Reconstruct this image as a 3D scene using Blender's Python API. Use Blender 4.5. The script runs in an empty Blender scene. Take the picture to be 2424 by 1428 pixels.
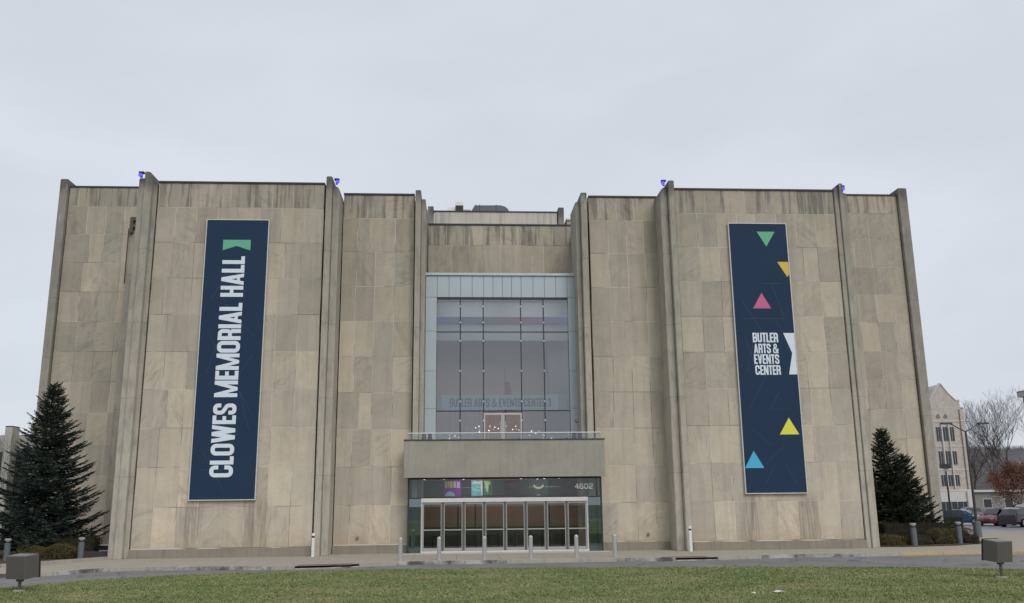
import bpy, math, random
import numpy as np
from mathutils import Vector, Matrix
random.seed(7)
rng = np.random.default_rng(7)
S = bpy.context.scene
COL = S.collection
PI = math.pi

# ------------------------------------------------------------ camera, sky, sun, exposure
cam = bpy.data.cameras.new('camera')
cam.sensor_width = 36.0
cam.lens = 36.0 * 2130 / 2424
cam.clip_start = 0.1
cam.clip_end = 3000
camo = bpy.data.objects.new('camera', cam)
COL.objects.link(camo)
pitch, roll, yaw = 0.2218, -0.0108, 0.0627
Fv = Vector((math.sin(yaw) * math.cos(pitch), math.cos(yaw) * math.cos(pitch), math.sin(pitch)))
R0 = Vector((math.cos(yaw), -math.sin(yaw), 0))
U0 = R0.cross(Fv)
Rv = R0 * math.cos(roll) + U0 * math.sin(roll)
Uv = -R0 * math.sin(roll) + U0 * math.cos(roll)
M = Matrix((Rv, Uv, -Fv)).transposed().to_4x4()
M.translation = Vector((0, 0, 2.2))
camo.matrix_world = M
S.camera = camo
S.view_settings.view_transform = 'Standard'
S.view_settings.look = 'None'
S.view_settings.exposure = 0
S.view_settings.gamma = 1
S.view_settings.use_curve_mapping = False

SUN_EL, SUN_AZ = math.radians(42), math.radians(157)     # azimuth from +Y clockwise: behind the camera, to its right
w = bpy.data.worlds.new('World')
S.world = w
w.use_nodes = True
nt = w.node_tree
nt.nodes.clear()
def WN(t, **k):
    n = nt.nodes.new(t)
    for a, b in k.items(): setattr(n, a, b)
    return n
sky = WN('ShaderNodeTexSky', sky_type='NISHITA', sun_disc=False, sun_elevation=SUN_EL, sun_rotation=SUN_AZ)
tc = WN('ShaderNodeTexCoord')
mp = WN('ShaderNodeMapping'); mp.inputs['Scale'].default_value = (1.0, 1.0, 2.6)
mp.inputs['Rotation'].default_value = (0, 0.35, 0.2)
n1 = WN('ShaderNodeTexNoise'); n1.inputs['Scale'].default_value = 1.7; n1.inputs['Detail'].default_value = 5; n1.inputs['Roughness'].default_value = 0.46; n1.inputs['Distortion'].default_value = 0.25
rp = WN('ShaderNodeValToRGB')
e = rp.color_ramp.elements
e[0].position = 0.30; e[0].color = (6.05, 6.50, 7.15, 1)
e[1].position = 0.68; e[1].color = (7.35, 7.82, 8.50, 1)
sc_ = WN('ShaderNodeVectorMath', operation='SCALE'); sc_.inputs['Scale'].default_value = 1.0
mx = WN('ShaderNodeMix', data_type='RGBA'); mx.inputs[0].default_value = 0.94
bg = WN('ShaderNodeBackground'); bg.inputs['Strength'].default_value = 0.1
wo = WN('ShaderNodeOutputWorld')
L = nt.links.new
L(tc.outputs['Generated'], mp.inputs['Vector']); L(mp.outputs[0], n1.inputs['Vector'])
n2 = WN('ShaderNodeTexNoise'); n2.inputs['Scale'].default_value = 7.0; n2.inputs['Detail'].default_value = 4; n2.inputs['Distortion'].default_value = 0.6
ma = WN('ShaderNodeMath', operation='MULTIPLY_ADD'); ma.inputs[1].default_value = 0.16
mb = WN('ShaderNodeMath', operation='SUBTRACT'); mb.inputs[1].default_value = 0.06
L(mp.outputs[0], n2.inputs['Vector']); L(n2.outputs['Fac'], ma.inputs[0]); L(n1.outputs['Fac'], ma.inputs[2]); L(ma.outputs[0], mb.inputs[0])
L(mb.outputs[0], rp.inputs[0])
L(sky.outputs[0], mx.inputs[6]); L(rp.outputs[0], mx.inputs[7])
L(mx.outputs[2], bg.inputs['Color']); L(bg.outputs[0], wo.inputs['Surface'])

sun = bpy.data.lights.new('sun', 'SUN')
sun.energy = 1.45
sun.angle = math.radians(28)
sun.color = (1.0, 0.965, 0.91)
suno = bpy.data.objects.new('sun', sun)
COL.objects.link(suno)
d = Vector((math.sin(SUN_AZ) * math.cos(SUN_EL), math.cos(SUN_AZ) * math.cos(SUN_EL), math.sin(SUN_EL)))
suno.rotation_euler = (-d).to_track_quat('-Z', 'Y').to_euler()
suno.location = (0, -20, 60)

# ------------------------------------------------------------ helpers
class MB:
    def __init__(s): s.v = []; s.f = []
    def add(s, vs, fs):
        b = len(s.v); s.v += [tuple(p) for p in vs]; s.f += [tuple(i + b for i in f) for f in fs]; return s
    def box(s, x0, x1, y0, y1, z0, z1):
        return s.add([(x0,y0,z0),(x1,y0,z0),(x1,y1,z0),(x0,y1,z0),(x0,y0,z1),(x1,y0,z1),(x1,y1,z1),(x0,y1,z1)],
                     [(3,2,1,0),(4,5,6,7),(0,1,5,4),(1,2,6,5),(2,3,7,6),(3,0,4,7)])
    def cbox(s, x0, x1, y0, y1, z0, z1, c=0.02):
        # box with its four front edges (towards -y) and upright edges eased
        X = [x0, x0 + c, x1 - c, x1]
        v = [(x0+c,y0,z0),(x1-c,y0,z0),(x1,y0+c,z0),(x1,y1,z0),(x0,y1,z0),(x0,y0+c,z0)]
        n = len(v)
        t = [(a, b, z1 - c) for a, b, _ in v]
        u = [(x0+c,y0+c,z1),(x1-c,y0+c,z1),(x1-c,y0+c*1.5,z1),(x1-c,y1,z1),(x0+c,y1,z1),(x0+c,y0+c*1.5,z1)]
        f = [tuple(range(n))[::-1]]
        for i in range(n):
            j = (i + 1) % n
            f += [(i, j, n + j, n + i), (n + i, n + j, 2*n + j, 2*n + i)]
        f.append(tuple(range(2*n, 3*n)))
        return s.add(v + t + u, f)
    def tube(s, p0, p1, r0, r1=None, n=8, cap=True):
        r1 = r0 if r1 is None else r1
        p0, p1 = Vector(p0), Vector(p1)
        dr = (p1 - p0).normalized()
        a = dr.orthogonal().normalized(); b = dr.cross(a)
        vs = []
        for p, r in ((p0, r0), (p1, r1)):
            for i in range(n):
                t = 2 * PI * i / n
                vs.append(p + a * (math.cos(t) * r) + b * (math.sin(t) * r))
        fs = [(i, (i+1) % n, n + (i+1) % n, n + i) for i in range(n)]
        if cap: fs += [tuple(range(n))[::-1], tuple(range(n, 2*n))]
        return s.add(vs, fs)
    def lathe(s, prof, n=16, c=(0,0,0)):
        vs = []
        for r, z in prof:
            for i in range(n):
                t = 2 * PI * i / n
                vs.append((c[0] + r*math.cos(t), c[1] + r*math.sin(t), c[2] + z))
        fs = []
        for k in range(len(prof) - 1):
            for i in range(n):
                j = (i+1) % n
                fs.append((k*n+i, k*n+j, (k+1)*n+j, (k+1)*n+i))
        fs += [tuple(range(n))[::-1], tuple(range((len(prof)-1)*n, len(prof)*n))]
        return s.add(vs, fs)
    def prism(s, pts, axis, a0, a1):
        # pts 2D outline; axis 'y': pts are (x,z), swept from y=a0 to a1; 'z': pts (x,y)
        n = len(pts)
        mk = (lambda p, a: (p[0], a, p[1])) if axis == 'y' else ((lambda p, a: (p[0], p[1], a)) if axis == 'z' else (lambda p, a: (a, p[0], p[1])))
        vs = [mk(p, a0) for p in pts] + [mk(p, a1) for p in pts]
        fs = [(i, (i+1) % n, n + (i+1) % n, n + i) for i in range(n)] + [tuple(range(n))[::-1], tuple(range(n, 2*n))]
        return s.add(vs, fs)
    def mesh(s, name, mat, smooth=False):
        m = bpy.data.meshes.new(name)
        m.from_pydata(s.v, [], s.f)
        if mat: m.materials.append(mat)
        if smooth: m.polygons.foreach_set('use_smooth', [True] * len(m.polygons))
        m.update()
        return m
    def build(s, name, mat, parent=None, loc=(0,0,0), rz=0, smooth=False, recalc=True, kind=None, label=None):
        m = s.mesh(name, mat, smooth)
        if recalc:
            import bmesh
            b = bmesh.new(); b.from_mesh(m); bmesh.ops.recalc_face_normals(b, faces=b.faces); b.to_mesh(m); b.free()
        return link(name, m, parent, loc, rz, kind, label)

def link(name, m, parent=None, loc=(0,0,0), rz=0, kind=None, label=None):
    o = bpy.data.objects.new(name, m)
    COL.objects.link(o)
    o.location = loc; o.rotation_euler = (0, 0, rz)
    if parent: o.parent = parent
    if kind: o['kind'] = kind
    if label: o['label'] = label
    return o
def tag(o, label, cat, group=None, kind=None):
    o['label'] = label; o['category'] = cat
    if group: o['group'] = group
    if kind: o['kind'] = kind
    return o
def thing(name, label, cat, loc=(0,0,0), rz=0, group=None):
    o = bpy.data.objects.new(name, None)
    COL.objects.link(o); o.empty_display_size = 0.3
    o.location = loc; o.rotation_euler = (0, 0, rz)
    return tag(o, label, cat, group)
def dup(root, loc, rz=None, label=None, scale=None):
    r = root.copy(); COL.objects.link(r); r.location = loc
    if rz is not None: r.rotation_euler = (0, 0, rz)
    if scale: r.scale = (scale,) * 3
    if label: r['label'] = label
    for ch in list(root.children):
        c = ch.copy(); COL.objects.link(c); c.parent = r
        for g in list(ch.children):
            q = g.copy(); COL.objects.link(q); q.parent = c
    return r
def npmesh(name, V, F, mat):
    # V (n,3) F (m,k) numpy
    m = bpy.data.meshes.new(name)
    k = F.shape[1]
    m.vertices.add(len(V)); m.vertices.foreach_set('co', V.astype(np.float32).ravel())
    m.loops.add(F.size); m.loops.foreach_set('vertex_index', F.astype(np.int32).ravel())
    m.polygons.add(len(F)); m.polygons.foreach_set('loop_start', np.arange(0, F.size, k, dtype=np.int32))
    m.polygons.foreach_set('loop_total', np.full(len(F), k, dtype=np.int32))
    m.materials.append(mat); m.update(calc_edges=True)
    return m

# ------------------------------------------------------------ materials
class NT:
    def __init__(s, name):
        s.m = bpy.data.materials.new(name); s.m.use_nodes = True
        s.t = s.m.node_tree; s.t.nodes.clear()
        s.out = s.n('ShaderNodeOutputMaterial')
    def n(s, t, **k):
        x = s.t.nodes.new(t)
        for a, b in k.items(): setattr(x, a, b)
        return x
    def put(s, sock, v):
        if v is None: return
        if isinstance(v, bpy.types.NodeSocket): s.t.links.new(v, sock)
        else: sock.default_value = v
    def math(s, op, a, b=None, c=None, clamp=False):
        x = s.n('ShaderNodeMath', operation=op); x.use_clamp = clamp
        s.put(x.inputs[0], a); s.put(x.inputs[1], b)
        if c is not None: s.put(x.inputs[2], c)
        return x.outputs[0]
    def mix(s, f, a, b, mode='MIX'):
        x = s.n('ShaderNodeMix', data_type='RGBA', blend_type=mode)
        s.put(x.inputs[0], f); s.put(x.inputs[6], a if not isinstance(a, tuple) else (*a[:3], 1)); s.put(x.inputs[7], b if not isinstance(b, tuple) else (*b[:3], 1))
        return x.outputs[2]
    def noise(s, vec, scale, detail=3, rough=0.5, dist=0.0):
        x = s.n('ShaderNodeTexNoise'); s.put(x.inputs['Vector'], vec)
        x.inputs['Scale'].default_value = scale; x.inputs['Detail'].default_value = detail
        x.inputs['Roughness'].default_value = rough; x.inputs['Distortion'].default_value = dist
        return x.outputs['Fac']
    def map(s, vec, scale=(1,1,1), rot=(0,0,0), loc=(0,0,0)):
        x = s.n('ShaderNodeMapping'); s.put(x.inputs['Vector'], vec)
        s.put(x.inputs['Scale'], scale); s.put(x.inputs['Rotation'], rot); s.put(x.inputs['Location'], loc)
        return x.outputs[0]
    def ramp(s, f, stops):
        x = s.n('ShaderNodeValToRGB'); s.put(x.inputs[0], f)
        el = x.color_ramp.elements
        while len(el) < len(stops): el.new(0.5)
        for q, (p, c) in zip(el, stops): q.position = p; q.color = (*c, 1) if len(c) == 3 else c
        return x.outputs[0]
    def rng(s, f, a, b, c=0.0, d=1.0):
        x = s.n('ShaderNodeMapRange'); s.put(x.inputs[0], f)
        for i, q in enumerate((a, b, c, d)): x.inputs[i+1].default_value = q
        return x.outputs[0]
    def pos(s): return s.n('ShaderNodeNewGeometry').outputs['Position']
    def obj(s): return s.n('ShaderNodeTexCoord').outputs['Object']
    def rand(s): return s.n('ShaderNodeObjectInfo').outputs['Random']
    def sep(s, v):
        x = s.n('ShaderNodeSeparateXYZ'); s.put(x.inputs[0], v); return x.outputs
    def bump(s, h, st=0.3, dist=0.02):
        x = s.n('ShaderNodeBump'); s.put(x.inputs['Height'], h)
        x.inputs['Strength'].default_value = st; x.inputs['Distance'].default_value = dist
        return x.outputs[0]
    def bsdf(s, col, rough=0.8, metal=0.0, normal=None, spec=None, **k):
        x = s.n('ShaderNodeBsdfPrincipled')
        s.put(x.inputs['Base Color'], col if not isinstance(col, tuple) else (*col[:3], 1))
        s.put(x.inputs['Roughness'], rough); s.put(x.inputs['Metallic'], metal)
        if spec is not None: x.inputs['Specular IOR Level'].default_value = spec
        if normal is not None: s.put(x.inputs['Normal'], normal)
        for a, b in k.items(): s.put(x.inputs[a], b)
        s.t.links.new(x.outputs[0], s.out.inputs[0])
        return s.m

def simple(name, col, rough=0.7, metal=0.0, var=0.12, scale=6.0, bump=0.0, spec=None):
    t = NT(name)
    v = t.noise(t.obj(), scale, 4, 0.6)
    c = t.mix(1.0, col, t.ramp(v, [(0.25, (1-var,)*3), (0.75, (1+var*0.6,)*3)]), 'MULTIPLY')
    nm = t.bump(t.noise(t.obj(), scale*6, 3), bump, 0.01) if bump else None
    return t.bsdf(c, rough, metal, nm, spec)

def limestone(name, coping=False):
    t = NT(name)
    r = t.rand(); p = t.pos(); X, Y, Z = t.sep(p)
    base = t.ramp(r, [(0.0, (0.50,0.440,0.364)), (0.16, (0.425,0.388,0.335)), (0.30, (0.530,0.466,0.382)), (0.46, (0.385,0.350,0.304)),
                      (0.60, (0.560,0.490,0.400)), (0.74, (0.440,0.402,0.352)), (0.88, (0.395,0.350,0.300)), (1.0, (0.52,0.464,0.386))])
    base = t.mix(0.08, base, (0.50, 0.445, 0.362))
    base = t.mix(1.0, base, (1.17, 1.16, 1.105), 'MULTIPLY')
    # veins of the stone: stretched noise turned by a different angle in each slab
    ang = t.math('MULTIPLY', t.math('FRACT', t.math('MULTIPLY', r, 17.3)), 2.6)
    vr = t.n('ShaderNodeVectorRotate'); vr.rotation_type = 'Y_AXIS'
    t.put(vr.inputs['Vector'], t.obj()); t.put(vr.inputs['Angle'], ang)
    off = t.math('MULTIPLY', r, 91.0)
    cb = t.n('ShaderNodeCombineXYZ'); t.put(cb.inputs[0], off); t.put(cb.inputs[1], off); t.put(cb.inputs[2], off)
    ad = t.n('ShaderNodeVectorMath', operation='ADD'); t.put(ad.inputs[0], vr.outputs[0]); t.put(ad.inputs[1], cb.outputs[0])
    vein = t.noise(t.map(ad.outputs[0], (0.55, 1, 2.3)), 1.25, 5, 0.60, 1.1)
    vs = t.math('GREATER_THAN', t.math('FRACT', t.math('MULTIPLY', r, 7.7)), 0.66)
    vamt = t.math('MULTIPLY_ADD', vs, 0.62, 0.13)
    c = t.mix(t.math('MULTIPLY', vamt, t.rng(vein, 0.53, 0.64)), base, t.mix(1.0, base, (0.80, 0.80, 0.82), 'MULTIPLY'))
    c = t.mix(t.math('MULTIPLY', vamt, t.rng(vein, 0.42, 0.34)), c, t.mix(1.0, base, (1.14, 1.12, 1.08), 'MULTIPLY'))
    fine = t.noise(p, 14, 5, 0.7)
    c = t.mix(1.0, c, t.ramp(fine, [(0.25, (0.90,)*3), (0.75, (1.08,)*3)]), 'MULTIPLY')
    mot = t.noise(ad.outputs[0], 2.6, 5, 0.65, 0.7)
    c = t.mix(1.0, c, t.ramp(mot, [(0.32, (0.955, 0.95, 0.95)), (0.68, (1.035, 1.035, 1.03))]), 'MULTIPLY')
    blot = t.noise(p, 0.9, 5, 0.62, 0.5)
    c = t.mix(1.0, c, t.ramp(blot, [(0.3, (0.92, 0.92, 0.93)), (0.7, (1.06, 1.055, 1.045))]), 'MULTIPLY')
    # soot and grime, thicker on the upper courses, irregular
    g = t.math('ADD', t.rng(Z, 2.0, 18.5, 0.0, 0.60), t.math('MULTIPLY', t.math('SUBTRACT', t.noise(t.map(p, (1, 1, 0.35)), 0.35, 5, 0.6), 0.5), 0.7), clamp=True)
    c = t.mix(g, c, t.mix(1.0, c, (0.52, 0.53, 0.54), 'MULTIPLY'))
    # run-off streaks
    st = t.noise(t.map(p, (2.2, 2.2, 0.16)), 1.5, 4, 0.6)
    k = t.math('MULTIPLY', t.rng(st, 0.48, 0.60), 1.0 if coping else 0.20)
    c = t.mix(k, c, t.mix(1.0, c, (0.56, 0.57, 0.60), 'MULTIPLY'))
    if not coping:
        # stains under the banner corners and rust-brown splash at the foot
        m = None
        for bx in (-12.15, -9.15, 13.95, 16.75):
            q = t.rng(t.math('ABSOLUTE', t.math('SUBTRACT', X, bx)), 0.75, 0.12)
            m = q if m is None else t.math('MAXIMUM', m, q)
        st2 = t.noise(t.map(p, (6.5, 6.5, 0.25)), 1.6, 4, 0.6)
        m = t.math('MULTIPLY', t.math('MULTIPLY', m, t.rng(Z, 2.75, 2.2)), t.rng(st2, 0.38, 0.6))
        c = t.mix(t.math('MULTIPLY', m, 0.95), c, t.mix(1.0, c, (0.60, 0.56, 0.53), 'MULTIPLY'))
        ft = t.math('MULTIPLY', t.rng(Z, 1.3, 0.4), t.rng(t.noise(t.map(p, (1.5, 1.5, 3)), 1.3, 4, 0.6), 0.35, 0.62))
        c = t.mix(t.math('MULTIPLY', ft, 0.5), c, (0.42, 0.31, 0.19))
    nm = t.bump(t.math('ADD', t.math('MULTIPLY', vein, 0.4), fine), 0.18, 0.02)
    return t.bsdf(c, 0.86, 0, nm, 0.25)

def concrete(name, col=(0.36, 0.35, 0.315), top=0.0, streak=0.5, joint=0.0):
    t = NT(name)
    p = t.pos(); X, Y, Z = t.sep(p)
    c = t.mix(1.0, col, t.ramp(t.noise(p, 1.1, 6, 0.65), [(0.28, (0.87, 0.87, 0.87)), (0.72, (1.10, 1.10, 1.09))]), 'MULTIPLY')
    c = t.mix(1.0, c, t.ramp(t.noise(p, 22, 4, 0.7), [(0.2, (0.88,)*3), (0.8, (1.1,)*3)]), 'MULTIPLY')
    st = t.noise(t.map(p, (3.4, 3.4, 0.14)), 1.6, 5, 0.65)
    c = t.mix(t.math('MULTIPLY', t.rng(st, 0.48, 0.68), streak), c, t.mix(1.0, c, (0.55, 0.55, 0.56), 'MULTIPLY'))
    if top:
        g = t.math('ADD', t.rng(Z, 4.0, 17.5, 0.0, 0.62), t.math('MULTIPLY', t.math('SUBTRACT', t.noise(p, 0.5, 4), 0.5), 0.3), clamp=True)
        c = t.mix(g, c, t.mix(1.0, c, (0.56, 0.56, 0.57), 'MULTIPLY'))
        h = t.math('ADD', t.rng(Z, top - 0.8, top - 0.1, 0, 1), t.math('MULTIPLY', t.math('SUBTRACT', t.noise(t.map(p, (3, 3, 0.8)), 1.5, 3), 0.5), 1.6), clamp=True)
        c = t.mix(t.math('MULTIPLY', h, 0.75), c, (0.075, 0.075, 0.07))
        # pale lime bloom patches half-way up
        lb = t.rng(t.noise(t.map(p, (2.2, 2.2, 0.5)), 1.2, 4, 0.55), 0.62, 0.70)
        c = t.mix(t.math('MULTIPLY', lb, 0.45), c, (0.50, 0.49, 0.46))
        fr = t.math('FRACT', t.math('DIVIDE', Z, 3.6))
        j = t.math('LESS_THAN', fr, 0.006)
        c = t.mix(t.math('MULTIPLY', j, 0.5), c, (0.12, 0.115, 0.10))
    nm = t.bump(t.noise(p, 30, 4, 0.7), 0.25, 0.01)
    return t.bsdf(c, 0.88, 0, nm, 0.25)

def glass(name, tint, refl, rough=0.0):
    t = NT(name)
    tr = t.n('ShaderNodeBsdfTransparent'); tr.inputs[0].default_value = (*tint, 1)
    gl = t.n('ShaderNodeBsdfGlossy'); gl.inputs['Roughness'].default_value = rough; gl.inputs[0].default_value = (0.93, 0.96, 1, 1)
    fr = t.n('ShaderNodeFresnel'); fr.inputs[0].default_value = 1.5
    f = t.math('ADD', refl, t.math('MULTIPLY', fr.outputs[0], 0.9), clamp=True)
    mxs = t.n('ShaderNodeMixShader'); t.put(mxs.inputs[0], f)
    t.t.links.new(tr.outputs[0], mxs.inputs[1]); t.t.links.new(gl.outputs[0], mxs.inputs[2])
    t.t.links.new(mxs.outputs[0], t.out.inputs[0])
    return t.m
def emit(name, col, st):
    t = NT(name); x = t.n('ShaderNodeEmission'); x.inputs[0].default_value = (*col, 1); x.inputs[1].default_value = st
    t.t.links.new(x.outputs[0], t.out.inputs[0]); return t.m
def foliage(name, dark, light, scale=3.0):
    t = NT(name); p = t.pos()
    c = t.ramp(t.noise(p, scale, 5, 0.7), [(0.36, dark), (0.64, light)])
    c = t.mix(1.0, c, t.ramp(t.noise(p, 30, 2), [(0.3, (0.75,)*3), (0.7, (1.25,)*3)]), 'MULTIPLY')
    return t.bsdf(c, 0.75, 0, None, 0.15)

LIME = limestone('limestone')
COPE = limestone('limestone_coping', True)
_m = NT('mortar'); _p = _m.pos()
MORTAR = _m.bsdf(_m.mix(_m.rng(_m.noise(_p, 0.55, 3, 0.5), 0.42, 0.52), (0.24, 0.215, 0.175), (0.66, 0.60, 0.50)), 0.95)
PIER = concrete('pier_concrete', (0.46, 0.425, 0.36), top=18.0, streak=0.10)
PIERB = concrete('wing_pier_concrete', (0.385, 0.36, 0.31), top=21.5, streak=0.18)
BEAM = concrete('beam_concrete', (0.345, 0.325, 0.278), streak=0.28)
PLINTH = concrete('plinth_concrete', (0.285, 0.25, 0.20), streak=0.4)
FLASH = simple('dark_flashing', (0.045, 0.045, 0.047), 0.6, 0.3)
ROOF = simple('roof_felt', (0.12, 0.12, 0.125), 0.9)
PANEL = simple('pale_blue_cladding', (0.43, 0.495, 0.53), 0.45, 0.0, var=0.05, scale=0.8)
STEEL = simple('brushed_steel', (0.62, 0.62, 0.61), 0.33, 0.85, var=0.08, scale=8)
ALU = simple('silver_aluminium', (0.53, 0.525, 0.515), 0.4, 0.35, var=0.05)
DKALU = simple('dark_mullion', (0.035, 0.042, 0.05), 0.45, 0.2)
GRGLASS = simple('glass_edge_seal', (0.03, 0.045, 0.055), 0.3)
GL_UP = glass('upper_window_glass', (0.86, 0.86, 0.85), 0.095)
GL_DN = glass('entrance_glass', (0.80, 0.85, 0.84), 0.01)
GL_TEAL = glass('teal_side_glass', (0.50, 0.68, 0.66), 0.15)
NAVY = simple('navy_vinyl', (0.020, 0.042, 0.083), 0.7, var=0.06, scale=0.6, spec=0.15)
WHITEPRINT = simple('white_print', (0.70, 0.76, 0.84), 0.6, var=0.03)
FRAMEW = simple('banner_frame_white', (0.56, 0.55, 0.55), 0.5, var=0.1)
GREENP = simple('green_print', (0.115, 0.43, 0.255), 0.6, var=0.05)
GOLDP = simple('gold_print', (0.66, 0.46, 0.065), 0.6, var=0.05)
PINKP = simple('pink_print', (0.56, 0.115, 0.27), 0.6, var=0.05)
YELP = simple('yellow_print', (0.74, 0.72, 0.065), 0.6, var=0.05)
BLUEP = simple('cyan_print', (0.07, 0.43, 0.66), 0.6, var=0.05)
BLACK = simple('black_paint', (0.012, 0.012, 0.013), 0.5)
BRONZE = simple('bronze_housing', (0.115, 0.105, 0.092), 0.55, 0.2, var=0.1)
BRONZET = simple('bronze_housing_light', (0.20, 0.19, 0.175), 0.5, 0.2, var=0.1)
GREYP = simple('grey_post_paint', (0.115, 0.13, 0.145), 0.5, var=0.1)
WHITEP = simple('white_paint', (0.72, 0.72, 0.70), 0.5, var=0.08)
DARKP = simple('dark_pole_paint', (0.05, 0.047, 0.05), 0.5)
PURPLE = emit('purple_lamp', (0.08, 0.07, 1.0), 2.2)
BULB = emit('warm_bulb', (1.0, 0.93, 0.85), 1.8)
DOWNL = emit('downlight', (1.0, 0.95, 0.86), 5.0)

# ------------------------------------------------------------ ground
def asphalt(name, col, crack=0.5):
    t = NT(name); p = t.pos()
    c = t.mix(1.0, col, t.ramp(t.noise(p, 0.45, 5, 0.6), [(0.3, (0.82,)*3), (0.7, (1.13,)*3)]), 'MULTIPLY')
    c = t.mix(1.0, c, t.ramp(t.noise(p, 45, 3, 0.7), [(0.2, (0.80,)*3), (0.8, (1.18,)*3)]), 'MULTIPLY')
    v = t.n('ShaderNodeTexVoronoi', feature='DISTANCE_TO_EDGE'); v.inputs['Scale'].default_value = 0.22
    wv = t.n('ShaderNodeVectorMath', operation='ADD'); t.put(wv.inputs[0], p)
    nz = t.n('ShaderNodeTexNoise'); nz.inputs['Scale'].default_value = 0.8; nz.inputs['Detail'].default_value = 5; t.put(nz.inputs['Vector'], p)
    sc2 = t.n('ShaderNodeVectorMath', operation='SCALE'); sc2.inputs['Scale'].default_value = 1.6; t.put(sc2.inputs[0], nz.outputs['Color'])
    t.put(wv.inputs[1], sc2.outputs[0]); t.put(v.inputs['Vector'], wv.outputs[0])
    k = t.math('LESS_THAN', v.outputs['Distance'], 0.010)
    c = t.mix(t.math('MULTIPLY', k, crack), c, (0.035, 0.035, 0.035))
    return t.bsdf(c, 0.9, 0, t.bump(t.noise(p, 60, 3), 0.3, 0.01), 0.25)
def paving(name, col, col2):
    t = NT(name); p = t.pos(); X, Y, Z = t.sep(p)
    c = t.mix(t.noise(p, 0.35, 5, 0.6), col, col2)
    c = t.mix(1.0, c, t.ramp(t.noise(p, 3.0, 6, 0.7), [(0.3, (0.86,)*3), (0.7, (1.1,)*3)]), 'MULTIPLY')
    j = None
    for a, per in ((X, 1.83), (Y, 1.5)):
        f = t.math('LESS_THAN', t.math('FRACT', t.math('DIVIDE', a, per)), 0.014)
        j = f if j is None else t.math('MAXIMUM', j, f)
    c = t.mix(t.math('MULTIPLY', j, 0.55), c, (0.13, 0.12, 0.10))
    return t.bsdf(c, 0.9, 0, t.bump(t.noise(p, 40, 3), 0.2, 0.01), 0.25)
ROADM = asphalt('road_asphalt', (0.205, 0.198, 0.197))
LOTM = asphalt('lot_asphalt', (0.33, 0.325, 0.335), 0.25)
PAVE = paving('pavement_concrete', (0.35, 0.315, 0.255), (0.40, 0.355, 0.295))
KERBM = concrete('kerb_concrete', (0.40, 0.375, 0.32), streak=0.3)
def lawnmat():
    t = NT('lawn_turf'); p = t.pos()
    c = t.ramp(t.noise(t.map(p, (1, 1.4, 1)), 0.38, 6, 0.62), [(0.30, (0.14, 0.165, 0.066)), (0.52, (0.185, 0.20, 0.088)), (0.72, (0.26, 0.235, 0.125))])
    c = t.mix(1.0, c, t.ramp(t.noise(p, 7, 4, 0.7), [(0.25, (0.82,)*3), (0.75, (1.15,)*3)]), 'MULTIPLY')
    return t.bsdf(c, 0.95, 0, t.bump(t.noise(p, 25, 4), 0.6, 0.03), 0.1)
LAWN = lawnmat()
FARG = simple('far_ground', (0.10, 0.105, 0.06), 0.95, scale=0.05, var=0.3)

MB().add([(-1500,-1500,-0.30),(1500,-1500,-0.30),(1500,1500,-0.30),(-1500,1500,-0.30)], [(0,1,2,3)]).build('ground', FARG, kind='structure')
MB().add([(-90,-60,-0.12),(27,-60,-0.12),(90,-60,-0.12),(90,62,-0.12),(-90,62,-0.12)], [(0,1,2,3,4)]).build('road', ROADM, kind='structure')
MB().add([(30.5,56,-0.05),(170,56,-0.05),(170,170,-0.05),(30.5,170,-0.05)], [(0,1,2,3)]).build('parking_lot', LOTM, kind='structure')
# pavement: front line follows the kerb, back runs under the hall
kerb = [(-60,31.5),(-30,32.6),(-18,33.6),(-15.6,33.95),(-14.4,34.5),(-13.8,35.6),(-13.1,36.3),(-11.79,36.55),(-9.32,36.34),(-7.0,35.9),(-6.1,35.95),(-4.9,36.2),(-3.78,36.82),(-2.35,37.5),
        (-1.37,37.8),(2.04,37.65),(6.57,37.8),(8.95,37.65),(10.75,37.85),(12.77,38.4),(14.65,38.66),(17.38,38.72),(18.98,38.95),(21,39.15),(22.94,39.2),(24.3,38.6),(27,37.2),(34,34.5),(60,30)]
pv = [(x, y, 0.0) for x, y in kerb] + [(60, 50, 0.0), (42, 61.5, 0), (34, 60.6, 0), (30, 62, 0), (-30, 62, 0), (-60, 62, 0)]
MB().add(pv, [tuple(range(len(pv)))]).build('pavement', PAVE, kind='structure')
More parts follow.
